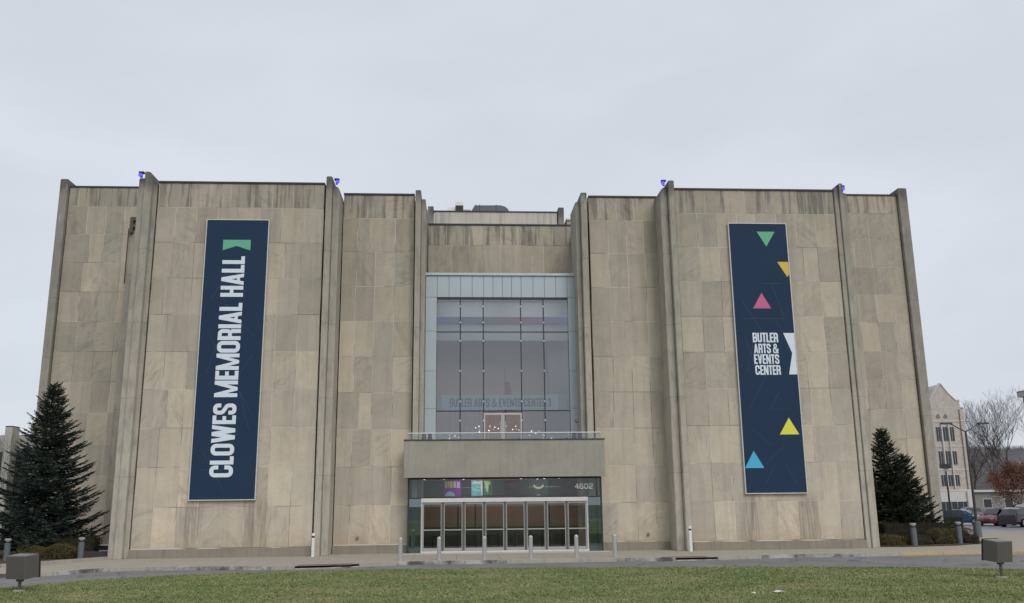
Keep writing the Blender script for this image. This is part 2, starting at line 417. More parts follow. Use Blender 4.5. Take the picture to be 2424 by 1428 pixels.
# kerb stones
kroot = thing('kerb', 'pale worn concrete kerb edging the pavement in front of the hall', 'kerb')
YELK = NT('yellow_kerb_paint')
YELK.m = YELK.bsdf(YELK.mix(YELK.rng(YELK.noise(YELK.pos(), 5, 5, 0.7), 0.48, 0.62), (0.52, 0.39, 0.19), (0.38, 0.33, 0.25)), 0.8)
KW = NT('kerb_worn'); KW.m = KW.bsdf(KW.mix(KW.rng(KW.noise(KW.pos(), 0.9, 5, 0.7), 0.40, 0.58), (0.10, 0.09, 0.085), (0.47, 0.45, 0.42)), 0.85)
for i in range(2, len(kerb) - 2):
    (xa, ya), (xb, yb) = kerb[i], kerb[i+1]
    n = max(1, round(math.hypot(xb-xa, yb-ya) / 1.6))
    for k in range(n):
        a = (xa + (xb-xa)*k/n, ya + (yb-ya)*k/n); b = (xa + (xb-xa)*(k+1)/n, ya + (yb-ya)*(k+1)/n)
        dx, dy = b[0]-a[0], b[1]-a[1]; l = math.hypot(dx, dy); ux, uy = dx/l, dy/l; nx, ny = uy, -ux
        g = 0.008
        p = [(a[0]+ux*g+nx*.02, a[1]+uy*g+ny*.02), (b[0]-ux*g+nx*.02, b[1]-uy*g+ny*.02), (b[0]-ux*g-nx*.15, b[1]-uy*g-ny*.15), (a[0]+ux*g-nx*.15, a[1]+uy*g-ny*.15)]
        yel = 18.9 < a[0] < 23.5
        ramp = (-6.3 < a[0] < -4.0) or (8.4 < a[0] < 10.4)
        zt = 0.012 + random.uniform(-.003, .003) if not ramp else -0.08
        m = MB().prism(p, 'z', -0.2, zt)
        o = m.build('kerb_stone', YELK.m if yel else (KW.m if i % 3 else KERBM), kroot)
        if yel: o['label'] = 'kerb stone painted yellow'
TACT = simple('tactile_red', (0.21, 0.125, 0.095), 0.8, var=0.2, bump=0.6)
for (x0, y0, x1, y1, lab) in ((-6.05, 36.15, -4.05, 36.55, 'brick red tactile strip at the dropped kerb left of the glass entrance'), (8.5, 37.78, 10.35, 38.0, 'brick red tactile strip at the dropped kerb right of the glass entrance')):
    m = MB()
    m.add([(x0,y0,.016),(x1,y1-.1,.016),(x1,y1+.38,.018),(x0,y0+.45,.018),(x0,y0,-.02),(x1,y1-.1,-.02),(x1,y1+.38,-.02),(x0,y0+.45,-.02)],
          [(0,1,2,3),(4,5,1,0),(5,6,2,1),(6,7,3,2),(7,4,0,3)])
    tag(m.build('tactile_paving', TACT), lab, 'tactile paving')
# lawn: raised disc with its own thin concrete edge
edge = [(-30,10),(-24,17),(-17,23.6),(-14.5,26.2),(-13.1,27.91),(-12.48,29.1),(-11.67,30.31),(-9.57,31.96),(-7.01,32.97),(-4.16,33.35),(-1.19,33.36),(1.8,33.17),(4.77,32.84),(7.69,32.41),(10.53,31.88),(13.27,31.26),(15.78,30.38),(18.15,28.95),(22,25.5),(27,19),(30,10)]
lv = [(x, y, 0.0) for x, y in edge] + [(30, -30, 0), (-30, -30, 0)]
MB().prism([(a, b) for a, b, _ in lv], 'z', -0.13, 0.0).build('lawn', LAWN, kind='structure')
lk = MB()
for (xa, ya), (xb, yb) in zip(edge[5:-1], edge[6:]):
    dx, dy = xb-xa, yb-ya; l = math.hypot(dx, dy); nx, ny = -dy/l, dx/l
    lk.prism([(xa+nx*.003, ya+ny*.003), (xb+nx*.003, yb+ny*.003), (xb+nx*.15, yb+ny*.15), (xa+nx*.15, ya+ny*.15)], 'z', -0.2, -0.035)
tag(lk.build('lawn_edging', KERBM), 'thin concrete edging strip around the curved lawn beside the drive', 'edging')
# grass blades
def inpoly(px, py, poly):
    c = np.zeros(len(px), bool); n = len(poly)
    for i in range(n):
        x0, y0 = poly[i]; x1, y1 = poly[(i+1) % n]
        q = ((y0 > py) != (y1 > py)) & (px < (x1-x0)*(py-y0)/(y1-y0+1e-12)+x0)
        c ^= q
    return c
N = 260000
gx = rng.uniform(-16, 20, N); gy = 19.0 + (33.4-19.0) * rng.random(N) ** 1.1
k = inpoly(gx, gy, [(a, b-0.03) for a, b, _ in lv]) & (np.abs(gx - 2) < 4 + gy * 0.62)
gx, gy = gx[k], gy[k]; N = len(gx)
th = rng.uniform(0, 2*np.pi, N); h = rng.uniform(0.02, 0.045, N) * (0.8 + 0.5*np.sin(gx*1.7+np.sin(gy*2.1)*2)**2); wd = rng.uniform(0.008, 0.02, N)
lean = rng.normal(0, 0.035, (N, 2))
V = np.empty((N, 3, 3))
V[:,0] = np.stack([gx-np.cos(th)*wd, gy-np.sin(th)*wd, np.full(N, -.002)], 1)
V[:,1] = np.stack([gx+np.cos(th)*wd, gy+np.sin(th)*wd, np.full(N, -.002)], 1)
V[:,2] = np.stack([gx+lean[:,0], gy+lean[:,1], h], 1)
def grassmat():
    t = NT('grass_blades'); p = t.pos()
    c = t.ramp(t.noise(t.map(p, (1, 1.4, 1)), 0.38, 6, 0.62), [(0.28, (0.17, 0.215, 0.082)), (0.50, (0.225, 0.255, 0.110)), (0.70, (0.32, 0.295, 0.158))])
    c = t.mix(1.0, c, t.ramp(t.noise(p, 3.0, 3, 0.6), [(0.25, (0.72,)*3), (0.75, (1.28,)*3)]), 'MULTIPLY')
    c = t.mix(1.0, c, t.ramp(t.noise(p, 40, 2, 0.6), [(0.25, (0.86,)*3), (0.75, (1.14,)*3)]), 'MULTIPLY')
    return t.bsdf(c, 0.8, 0, None, 0.15)
go = link('grass', npmesh('grass', V.reshape(-1, 3), np.arange(N*3).reshape(-1, 3), grassmat()), kind='stuff')
tag(go, 'short green lawn grass with drier yellowish patches', 'grass', kind='stuff')
for (x, y, a, lab) in ((7.9, 22.6, 0.3, 'small pale scrap of paper on the lawn, the larger of two'), (7.15, 22.3, -0.4, 'tiny pale scrap of paper on the lawn, left of the larger one')):
    s = 0.13 if a > 0 else 0.06
    m = MB().add([(-s,-s*.6,.05),(0,-s*.7,.07),(s,-s*.5,.05),(s,s*.6,.06),(0,s*.7,.085),(-s,s*.5,.05),(-s,-s*.6,.046),(0,-s*.7,.066),(s,-s*.5,.046),(s,s*.6,.056),(0,s*.7,.081),(-s,s*.5,.046)],
                 [(0,1,4,5),(1,2,3,4),(6,7,10,11),(7,8,9,10),(0,1,7,6),(1,2,8,7),(3,4,10,9),(4,5,11,10)])
    tag(m.build('paper_scrap', WHITEP, loc=(x, y, 0.0), rz=a), lab, 'litter')

# ------------------------------------------------------------ the hall
hall = thing('concert_hall', 'large limestone concert hall with tall concrete piers, glass entrance and stepped windowless wings', 'concert hall')
ROWS = [0.42, 2.23, 4.03, 5.83, 7.63, 9.43, 11.23, 13.02, 14.82, 16.62, 17.87]
stone_cache = {}
def stone(wd, ht):
    key = (round(wd, 2), round(ht, 2))
    if key not in stone_cache:
        g = 0.0105; c = 0.003; x = key[0]/2 - g; z = key[1]/2 - g
        v = [(-x+c,0,-z+c),(x-c,0,-z+c),(x-c,0,z-c),(-x+c,0,z-c),(-x,c,-z),(x,c,-z),(x,c,z),(-x,c,z),(-x,.06,-z),(x,.06,-z),(x,.06,z),(-x,.06,z)]
        f = [(0,1,2,3)] + [(i+4, (i+1)%4+4, (i+1)%4, i) for i in range(4)] + [(i+8, (i+1)%4+8, (i+1)%4+4, i+4) for i in range(4)]
        m = bpy.data.meshes.new('stone'); m.from_pydata(v, [], f); m.update()
        m.materials.append(LIME); stone_cache[key] = m
    return stone_cache[key]
cope_cache = {}
def panel(x0, x1, Y, xs, rows, body_back, topjoints=None, plinth=True, skip=None):
    top = rows[-1]
    wall = MB().box(x0, x1, Y + 0.0075, body_back, -0.2, top - 0.002).build('wall', MORTAR, hall)
    for r in range(len(rows) - 1):
        z0, z1 = rows[r], rows[r+1]
        last = r == len(rows) - 2
        cols = list(xs)
        if last and topjoints: cols = topjoints
        elif not last and r > 0:
            cols = [xs[0]] + [x + random.uniform(-.02, .02) for x in xs[1:-1]] + [xs[-1]]
            if random.random() < 0.35 and len(cols) > 4:       # a wider slab here and there
                q = random.randrange(1, len(cols) - 2); cols[q] += random.choice((-.28, .28))
        for a, b in zip(cols, cols[1:]):
            if skip and skip(a, b, z0, z1): continue
            m = stone(b - a, z1 - z0)
            if last:
                kx = m.name
                if kx not in cope_cache:
                    mm = m.copy(); mm.materials[0] = COPE; cope_cache[kx] = mm
                m = cope_cache[kx]
            o = link('coping_stone' if last else 'stone', m, wall)
            o.location = ((a+b)/2, Y - random.uniform(-.003, .005), (z0+z1)/2)
    MB().box(x0 - .01, x1 + .01, Y - 0.055, Y + 0.5, top, top + 0.085).build('coping_flashing', FLASH, hall)
    if plinth:
        MB().cbox(x0 - .02, x1 + .02, Y - 0.16, Y + .008, -0.1, rows[0] - 0.035, .012).build('plinth', PLINTH, hall)
    return wall
def joints(a, b, n, off=0):
    s = (b - a) / n
    return [a + s*i for i in range(n+1)] if not off else [a] + [a + s*(i+.5) for i in range(n)] + [b]
YL, YR, YP, YW = 43.0, 43.2, 44.5, 53.6
panel(-14.67, -6.60, YL, [-14.67,-13.78,-12.76,-11.74,-10.72,-9.70,-8.68,-7.64,-6.60], ROWS, 53.5, joints(-14.67, -6.6, 8, 1))
panel(11.12, 19.42, YR, [11.12,12.22,13.24,14.26,15.28,16.30,17.32,18.36,19.42], ROWS, 53.5, joints(11.12, 19.42, 8, 1))
panel(-5.82, -2.2, YP, [-5.82,-5.08,-4.14,-3.16,-2.2], ROWS, 53.5, [-5.82,-5.5,-4.6,-3.66,-2.65,-2.2])
panel(6.87, 10.55, YP, [6.87,7.85,8.80,9.72,10.55], ROWS, 53.5, [6.87,7.35,8.32,9.22,10.1,10.55])
WROWS = ROWS[:-1] + [18.42, 20.18, 21.38]
panel(-23.58, -15.6, YW, [-23.58,-22.4,-21.3,-20.2,-19.1,-18.0,-16.9,-15.6], WROWS, 78, joints(-23.58, -15.6, 7, 1))
panel(19.9, 28.27, YW, [19.9,20.75,21.85,22.95,24.05,25.15,26.25,27.3,28.27], WROWS, 78, joints(19.9, 28.27, 7, 1))
# wall over the glass lobby, and the lower one behind it
CR = [13.8, 15.6, 17.4, 18.66]
panel(-1.72, 6.92, 52.0, joints(-1.72, 6.92, 9, 1), CR, 60, joints(-1.72, 6.92, 8), plinth=False)
MB().box(-1.72, 6.92, 52.1, 60, 13.0, 13.8).build('wall', BEAM, hall)
up = MB().box(-1.43, 6.3, 54.0, 62, 18.6, 20.16).build('parapet_wall', concrete('parapet_concrete', (0.52, 0.50, 0.44), streak=0.7), hall)
MB().box(-1.46, 6.33, 53.95, 54.4, 20.162, 20.23).build('coping_flashing', FLASH, hall)
UPP = concrete('roof_pier', (0.33, 0.32, 0.29), top=20.2, streak=0.4)
for x0, x1 in ((-1.83, -1.47), (6.36, 6.72)):
    MB().cbox(x0, x1, 53.8, 54.6, 18.0, 20.46, .03).build('roof_pier', UPP, hall)
MB().box(6.93, 7.75, 54.2, 62, 16, 19.75).build('stair_tower_wall', BEAM, hall)
MB().box(6.90, 8.2, 54.1, 62, 19.752, 19.86).build('coping_flashing', WHITEP, hall)
# side return wall of the recess, with a tall dark window
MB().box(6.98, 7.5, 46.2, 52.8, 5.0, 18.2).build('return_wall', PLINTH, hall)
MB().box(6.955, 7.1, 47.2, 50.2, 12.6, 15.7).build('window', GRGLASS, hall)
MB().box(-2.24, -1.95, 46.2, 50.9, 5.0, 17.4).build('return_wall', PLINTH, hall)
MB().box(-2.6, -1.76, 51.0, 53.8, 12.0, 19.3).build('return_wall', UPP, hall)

def pier(x0, x1, yf, yb, z1, mat=PIER, rounding=None, r=0.0, z0=-0.1):
    # outline in x,z with one upper corner rounded; eased front arrises
    c = 0.02
    def outline(e):
        a, b, t = x0 + e, x1 - e, z1 - e
        pts = [(a, z0), (b, z0)]
        if rounding == 'R':
            pts += [(b, t - r)] + [(b - r*(1-math.cos(q)), t - r + r*math.sin(q)) for q in np.linspace(0.3, PI/2, 6)] + [(a, t)]
        elif rounding == 'L':
            pts += [(b, t)] + [(a + r*(1-math.cos(q)), t - r + r*math.sin(q)) for q in np.linspace(PI/2, 0.3, 6)] + [(a, t - r)]
        else:
            pts += [(b, t), (a, t)]
        return pts
    o0, o1 = outline(c), outline(0)
    n = len(o0)
    v = [(p[0], yf, p[1]) for p in o0] + [(p[0], yf + c, p[1]) for p in o1] + [(p[0], yb, p[1]) for p in o1]
    f = [tuple(range(n))] + [(i, i+n, (i+1)%n+n, (i+1)%n) for i in range(n)] + [(i+n, i+2*n, (i+1)%n+2*n, (i+1)%n+n) for i in range(n)] + [tuple(range(2*n, 3*n))[::-1]]
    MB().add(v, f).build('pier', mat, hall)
    if z1 > 17 and rounding is None:
        MB().box(x0 + .03, x1 - .03, yf + .03, yb, z1 + .001, z1 + .03).build('pier_cap', FLASH, hall)
pier(-15.60, -15.30, 42.85, 44.4, 18.02)
pier(-15.29, -14.93, 42.7, 44.4, 18.34, rounding='R', r=.22)
MB().box(-14.93, -14.75, 43.03, 44, -.1, 17.8).build('recess', PIER, hall)
pier(-6.50, -6.21, 42.82, 44.6, 18.22)
pier(-6.20, -5.87, 43.15, 44.9, 17.86, rounding='R', r=.28)
pier(-2.13, -1.85, 44.0, 46.4, 17.97)
pier(-1.84, -1.62, 44.35, 46.4, 17.60)
pier(6.14, 6.38, 44.35, 46.4, 17.52)
pier(6.39, 6.70, 44.0, 46.4, 17.93)
MB().box(6.70, 6.82, 44.7, 46.4, -.1, 17.7).build('recess', PIER, hall)
pier(10.35, 10.73, 43.15, 44.9, 18.0, rounding='L', r=.36)
pier(10.74, 11.03, 42.85, 44.6, 18.22)
pier(19.47, 19.70, 43.12, 44.6, 18.2, rounding='L', r=.3)
pier(19.71, 19.92, 43.02, 44.6, 18.22)
pier(19.93, 20.17, 43.25, 44.6, 17.78)
pier(-24.10, -23.64, 53.35, 55, 21.8, PIERB)
pier(28.33, 28.90, 53.35, 55, 21.8, PIERB)
pier(-17.72, -17.35, 47.8, 53.6, 17.62)
MB().box(-17.34, -15.66, 48.2, 53.6, -.1, 17.7).build('return_wall', PIER, hall)
pier(-18.6, -18.35, 50.5, 53.6, 16.0)
# brown downpipe head on the left return wall
MB().box(-17.62, -17.12, 47.6, 47.79, 17.40, 17.55).box(-17.62, -17.46, 47.6, 47.79, 16.7, 17.399).box(-17.459, -17.15, 47.62, 47.79, 17.02, 17.16).build('downpipe_bracket', simple('rust_brown_metal', (0.10, 0.072, 0.055), 0.7), hall)
MB().tube((-17.70, 47.7, 13.9), (-17.70, 47.7, 16.95), .03).build('downpipe', simple('rust_brown_pipe', (0.09, 0.07, 0.055), 0.7), hall)
# flat roofs
for x0, x1, y0, y1, z in ((-14.6,-6.7,43.5,53.4,17.7),(11.2,19.3,43.7,53.4,17.7),(-5.8,-2.3,45,53.4,17.7),(7.6,10.5,45,53.4,17.7)):
    MB().box(x0, x1, y0, y1, z - .1, z).build('roof', ROOF, hall)
MB().box(-23.3, 28.0, 60.0, 78, 17.0, 19.0).build('stage_house', BEAM, hall)
# small wall outlets
for x, z in ((-4.69, .72), (9.29, .72)):
    MB().tube((x, 44.485, z), (x, 44.40, z), .075, .06, 10).build('wall_outlet', BRONZET, hall)

# canopy beam, balcony and railing
MB().cbox(-2.47, 7.07, 43.2, 43.5, 3.54, 5.20, .02).build('canopy_beam', BEAM, hall)
MB().box(-2.47, 7.07, 43.501, 46.4, 3.54, 4.95).build('balcony_slab', BEAM, hall)
MB().box(-2.50, 7.10, 43.16, 43.54, 5.203, 5.25).build('beam_cap', simple('stained_cap', (0.09, 0.085, 0.075), 0.8), hall)
MB().cbox(-2.49, 7.09, 43.17, 43.4, 3.47, 3.537, .01).build('beam_drip', BEAM, hall)
rail = MB().tube((-2.3, 43.35, 5.55), (6.92, 43.35, 5.55), .024, n=8).build('railing', WHITEP, hall)
for i in range(13):
    x = -2.3 + i * 9.22/12
    MB().tube((x, 43.35, 5.25), (x, 43.35, 5.53), .011, n=6).build('baluster', STEEL, rail)
MB().box(-2.28, 6.9, 43.34, 43.352, 5.27, 5.50).build('railing_glass', glass('railing_glass', (0.86, 0.89, 0.89), 0.04), rail)
MB().tube((6.92, 43.35, 5.55), (6.92, 44.3, 5.55), .02).build('side_rail', STEEL, rail)
MB().tube((-2.3, 43.35, 5.55), (-2.3, 44.3, 5.55), .02).build('side_rail', STEEL, rail)

# upper window wall: pale metal surround of separate cladding panels
YG = 45.5
sur = MB().box(-1.61, 6.34, YG + .02, YG + .22, 12.70, 13.94).box(-1.61, -1.06, YG + .02, YG + .22, 4.95, 12.699).box(5.79, 6.34, YG + .02, YG + .22, 4.95, 12.699).build('metal_surround', DKALU, hall)
MB().box(-1.66, 6.38, YG - .08, YG + .30, 13.86, 13.99).build('surround_cap', simple('cap_metal', (0.50, 0.57, 0.58), 0.4), sur)
g = 0.008
hx = [-1.61,-1.02,-0.41,0.19,0.79,1.38,1.87,2.36,2.84,3.34,3.96,4.56,5.15,5.75,6.34]
for a, b in zip(hx, hx[1:]):
    MB().cbox(a+g, b-g, YG, YG + .03, 12.70+g, 13.85, .006).build('cladding_panel', PANEL, sur)
for a, b in ((-1.61, -1.03), (5.76, 6.34)):
    for z0, z1 in ((4.96,6.94),(6.94,8.85),(8.85,10.92),(10.92,12.70)):
        MB().cbox(a+g, b-g, YG, YG + .03, z0+g, z1-g, .006).build('cladding_panel', PANEL, sur)
cw = MB().box(-1.04, 5.77, YG + .02, YG + .10, 12.60, 12.68).build('curtain_wall', DKALU, hall)
mx_ = [-1.03, 0.18, 1.36, 3.30, 4.48, 5.76]
mz_ = [5.0, 6.82, 10.88, 12.60]
for i in range(5):
    for j in range(3):
        z0, z1 = mz_[j], mz_[j+1]
        if j == 0 and i == 2: z0 = 6.80; z1 = 6.83; continue
        if i == 2 and j == 1: z0 = 6.84
        MB().box(mx_[i]+.02, mx_[i+1]-.02, YG+.06, YG+.075, z0+.02, z1-.02).build('glass_pane', GL_UP, cw)
for x in mx_[1:5]:
    MB().box(x-.03, x+.03, YG+.045, YG+.10, 4.96, 12.6).build('mullion', GRGLASS, cw)
for x0, x1, z in ((-1.03, 5.76, 10.88), (-1.03, 1.33, 6.82), (3.33, 5.76, 6.82)):
    MB().box(x0, x1, YG+.050, YG+.095, z-.028, z+.028).build('transom', GRGLASS, cw)
for x in mx_[1:5]:
    for z in (12.23, 11.38, 10.41, 8.86, 7.30, 6.34):
        MB().tube((x, YG+.044, z), (x, YG+.01, z), .045, .035, 8).build('glass_fitting', WHITEP, cw)
# white double door on to the balcony
for a, b in ((1.37, 2.32), (2.34, 3.29)):
    dr = MB().box(a, a+.07, YG-.0, YG+.05, 4.96, 6.72).box(b-.07, b, YG-.0, YG+.05, 4.96, 6.72).box(a+.071, b-.071, YG, YG+.05, 6.62, 6.72).box(a+.071, b-.071, YG, YG+.05, 4.96, 5.2).build('balcony_door', ALU, hall)
    MB().box(a+.075, b-.075, YG+.02, YG+.03, 5.21, 6.61).build('glass_pane', glass('door_glass_warm', (0.96, 0.86, 0.80), 0.06), dr)
    MB().tube((b-.12 if a < 2 else a+.12, YG-.03, 5.7), (b-.12 if a < 2 else a+.12, YG-.03, 6.3), .015).build('handle', STEEL, dr)
# red alarm bell on the right jamb
MB().tube((6.09, YG-.001, 6.31), (6.09, YG-.07, 6.31), .09, .08, 16).build('alarm_bell', simple('bell_red', (0.30, 0.03, 0.03), 0.5), hall)
MB().tube((6.09, YG-.071, 6.31), (6.09, YG-.085, 6.31), .05, .04, 12).build('bell_cover', WHITEP, hall)

# upper lobby interior
LOBBY = simple('lobby_taupe', (0.47, 0.385, 0.36), 0.9, var=0.06, scale=0.4)
LOBG = simple('lobby_blue_grey', (0.28, 0.34, 0.39), 0.9, var=0.05, scale=0.4)
MB().box(-1.9, 6.97, 51.5, 51.99, 4.95, 13.9).build('lobby_wall', LOBBY, hall)
MB().box(-1.9, 6.97, 49.8, 51.49, 11.2, 13.4).build('lobby_soffit', LOBG, hall)
MB().box(5.2, 6.9, 50.6, 51.49, 4.95, 11.19).build('lobby_wall', LOBG, hall)
MB().box(-1.9, 6.97, YG+.25, 52.0, 13.45, 13.8).build('lobby_ceiling', simple('ceiling_grey', (0.36, 0.38, 0.40)), hall)
MB().box(-1.9, 6.97, 46.41, 51.9, 4.7, 4.95).build('lobby_floor', simple('lobby_floor', (0.25, 0.21, 0.19)), hall)
MB().box(-1.61, 6.34, YG+.25, 53, 13.801, 13.95).build('lobby_roof', ROOF, hall)

# entrance: glass box below the canopy
YE = 43.85
ent = MB().box(-2.30, -2.22, YE, YE+.08, 0.0, 3.47).box(6.90, 6.98, YE, YE+.08, 0.0, 3.47).box(-2.22, 6.9, YE, YE+.07, 3.40, 3.468).build('entrance_frame', DKALU, hall)
for a, b in ((-2.22, -1.68), (6.30, 6.9)): MB().box(a, b, YE+.01, YE+.06, 2.50, 2.56).build('transom', DKALU, ent)
MB().cbox(-1.66, 6.28, YE-.10, YE+.08, 2.335, 2.52, .01).build('door_header', simple('header_silver', (0.70,0.70,0.69), 0.35, 0.15), ent)
MB().box(-2.22, 6.9, YE+.03, YE+.045, 2.565, 3.40).build('glass_pane', GL_DN, ent, label='wide clear glass above the doors')
for a, b in ((-2.22, -1.66), (6.28, 6.9)):
    MB().box(a, b, YE+.03, YE+.045, 0.03, 2.5).build('glass_pane', GL_TEAL, ent, label='teal glass beside the doors')
for x in (-2.29, 6.93):
    MB().box(x, x+.03, YE+.09, 44.45, 0.03, 3.45).build('side_glass', GL_TEAL, ent)
for a in (-2.12, 6.40):
    MB().box(a, a+.26, YE+.5, YE+.56, 0.02, 3.3).build('added_side_backing', simple('added_pale_teal', (0.40, 0.50, 0.49), 0.7), ent)  # pale panel added behind the side glass to lighten its teal
MB().box(-1.66, 6.28, YE-.12, YE+.12, 0.0, 0.10).build('threshold', simple('pale_threshold', (0.62, 0.60, 0.57), 0.6), ent)
MB().cbox(-2.55, 7.2, 43.05, YE-.125, -.05, 0.025, .01).build('entrance_step', simple('pale_step', (0.46, 0.44, 0.40), 0.8), ent)
MB().box(-1.9, -1.84, YE+.35, YE+.42, 0.02, 2.5).box(6.5, 6.56, YE+.35, YE+.42, 0.02, 2.5).build('inner_post', PANEL, ent)
bw = (6.24 + 1.62) / 8
DOORM = simple('door_frame_metal', (0.42, 0.415, 0.40), 0.35, 0.4)
for i in range(9):
    x = -1.62 + bw * i
    MB().cbox(x-.045, x+.045, YE-.06, YE+.10, 0.101, 2.334, .008).build('door_post', simple('door_post_grey', (0.13, 0.128, 0.125), 0.4, 0.3) if 0 < i < 8 else ALU, ent)
for i in range(8):
    a, b = -1.62 + bw*i + .052, -1.62 + bw*(i+1) - .052
    st = 0.042
    dr = MB().box(a, a+st, YE-.02, YE+.03, .11, 2.33).box(b-st, b, YE-.02, YE+.03, .11, 2.33).box(a+st+.001, b-st-.001, YE-.02, YE+.03, 2.24, 2.33).box(a+st+.001, b-st-.001, YE-.02, YE+.03, .11, .24).build('door', DOORM, ent)
    MB().box(a+st+.002, b-st-.002, YE, YE+.012, .242, 2.238).build('door_glass', GL_DN, ent)
    MB().box(a+st-.01, b-st+.01, YE-.075, YE-.045, 1.04, 1.085).build('push_bar', STEEL, ent)
    hxx = b - st/2 if i % 2 == 0 else a + st/2
    MB().tube((hxx, YE-.08, 1.18), (hxx, YE-.08, 1.38), .016).build('door_handle', STEEL, ent)
# ground floor lobby
WOOD = NT('lobby_wood'); p_ = WOOD.obj()
WOODM = WOOD.bsdf(WOOD.mix(WOOD.noise(WOOD.map(p_, (1.2, 1, 0.3)), 1.4, 4), (0.21, 0.125, 0.092), (0.29, 0.18, 0.135)), 0.5)
DKL = simple('lobby_dark', (0.055, 0.06, 0.065), 0.6, var=0.3, scale=0.8)
MB().box(-2.2, 6.9, 51.2, 51.6, 1.02, 2.72).build('lobby_wood_wall', WOODM, hall)
MB().box(-2.2, 6.9, 51.1, 51.6, 0.0, 1.019).build('lobby_dark_wall', DKL, hall)
MB().box(-2.2, 6.9, 50.9, 51.6, 2.721, 3.53).build('lobby_bulkhead', simple('bulkhead', (0.075, 0.072, 0.072)), hall)
MB().box(-2.2, 6.9, YE+.2, 51.6, -.1, 0.015).build('lobby_floor', simple('entrance_floor', (0.22, 0.20, 0.18), 0.4), hall)
for x in (0.55, 5.4):
    MB().box(x-.5, x-.42, 49.0, 49.08, .02, 2.4).box(x+.42, x+.5, 49.0, 49.08, .02, 2.4).box(x-.419, x+.419, 49, 49.08, 2.32, 2.4).build('inner_door_frame', DKALU, hall)
for i, (x, wd, h0) in enumerate(((-0.55, 1.3, .95), (1.9, .5, .9), (3.4, .9, .8), (4.9, 1.1, .92))):
    c_ = thing('display_rack', ['low dark rack inside the entrance behind the leftmost doors', 'narrow dark rack inside the entrance left of centre', 'low dark rack inside the entrance right of centre', 'low dark rack inside the entrance behind the rightmost doors'][i], 'rack', (x, 47.2, 0.016))
    MB().box(-wd/2, wd/2, 0, .4, 0, .06).box(-wd/2, wd/2, 0, .4, h0-.05, h0).box(-wd/2, -wd/2+.04, 0, .4, .061, h0-.051).box(wd/2-.04, wd/2, 0, .4, .061, h0-.051).build('rack_frame', BLACK, c_)
    MB().box(-wd/2+.045, wd/2-.045, .05, .38, .35, .38).box(-wd/2+.045, wd/2-.045, .05, .38, .62, .65).build('shelf', DKL, c_)
# unseen area lights added to the downlights, to brighten posters and wood wall
for x in (0.2, 3.6):
    li = bpy.data.lights.new('lobby_fill', 'AREA'); li.energy = 20; li.size = 1.6; li.color = (1, .86, .72)
    lo = bpy.data.objects.new('lobby_fill', li); COL.objects.link(lo); lo.location = (x + .6, 44.55, 3.40); lo.rotation_euler = (math.radians(30), 0, 0)
    li = bpy.data.lights.new('lobby_fill', 'AREA'); li.energy = 40; li.size = 2.2; li.color = (1, .86, .72)
    lo = bpy.data.objects.new('lobby_fill', li); COL.objects.link(lo); lo.location = (x + .6, 48.3, 3.40); lo.rotation_euler = (math.radians(25), 0, 0)
k = 0
for x, y in ((-1.55,44.6),(-.6,44.5),(.35,44.9),(2.25,44.3),(3.15,44.6),(4.0,45.2),(4.3,44.7),(5.0,44.5)):
    t = thing('downlight', f'{["faint","small","round","brightest","bright","dim","tiny","rightmost"][k]} ceiling spotlight seen through the glass above the doors' + ['', ' at far left', ' left of the blue poster', ' near the middle', ' right of the middle', ' by the round emblem', ' above the round emblem', ''][k], 'spotlight', (x, y, 3.42))
    MB().lathe([(.055, 0), (.055, .1), (.06, .112)], 12).build('can', BLACK, t)
    MB().lathe([(.045, -.006), (.045, -.001)], 12).build('lamp', DOWNL, t)
    k += 1
for x in (0.6, 4.2):  # unseen area lights added to brighten the upper lobby and its sign
    li = bpy.data.lights.new('upper_lobby_fill', 'AREA'); li.energy = 62; li.size = 3; li.size = 3; li.color = (1, .93, .88)
    lo = bpy.data.objects.new('upper_lobby_fill', li); COL.objects.link(lo); lo.location = (x, 48.6, 13.2); lo.rotation_euler = (math.radians(25), 0, 0)
_c = NT('band_glow'); _x = _c.sep(_c.pos())[0]
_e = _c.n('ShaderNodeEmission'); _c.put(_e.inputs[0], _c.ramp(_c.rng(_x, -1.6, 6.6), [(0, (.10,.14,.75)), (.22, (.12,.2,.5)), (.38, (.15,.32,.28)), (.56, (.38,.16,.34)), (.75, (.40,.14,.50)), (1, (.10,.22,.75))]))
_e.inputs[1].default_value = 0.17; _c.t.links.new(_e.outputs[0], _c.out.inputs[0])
MB().box(-1.6, 6.6, 49.55, 49.70, 12.2, 12.5).build('glow_band', _c.m, hall)  # coloured glow in the glass, put in as a weakly emissive box
# scattered light dots behind the upper glass, built as bulbs on wires
ch = thing('bulb_cluster', 'wide scatter of tiny sparkling lights behind the balcony doors', 'bulb_cluster', (2.3, 47.6, 6.2))
cb_ = MB()
for i in range(46):
    a = random.uniform(-1, 1); x = a * 2.9 ; z = 0.62 * math.cos(a * 1.6) - 0.62 + random.uniform(-.22, .14); y = random.uniform(-.5, .5)
    r = random.choice((.018, .024, .034))
    MB().lathe([(.001, -r), (r*.8, -r*.6), (r, 0), (r*.8, r*.6), (.001, r)], 6).build('bulb', BULB, ch, (x, y, z))
    cb_.tube((x, y, z + r), (x * .98, y, 1.4), .0025, n=3, cap=False)
cb_.build('wires', DARKP, ch)
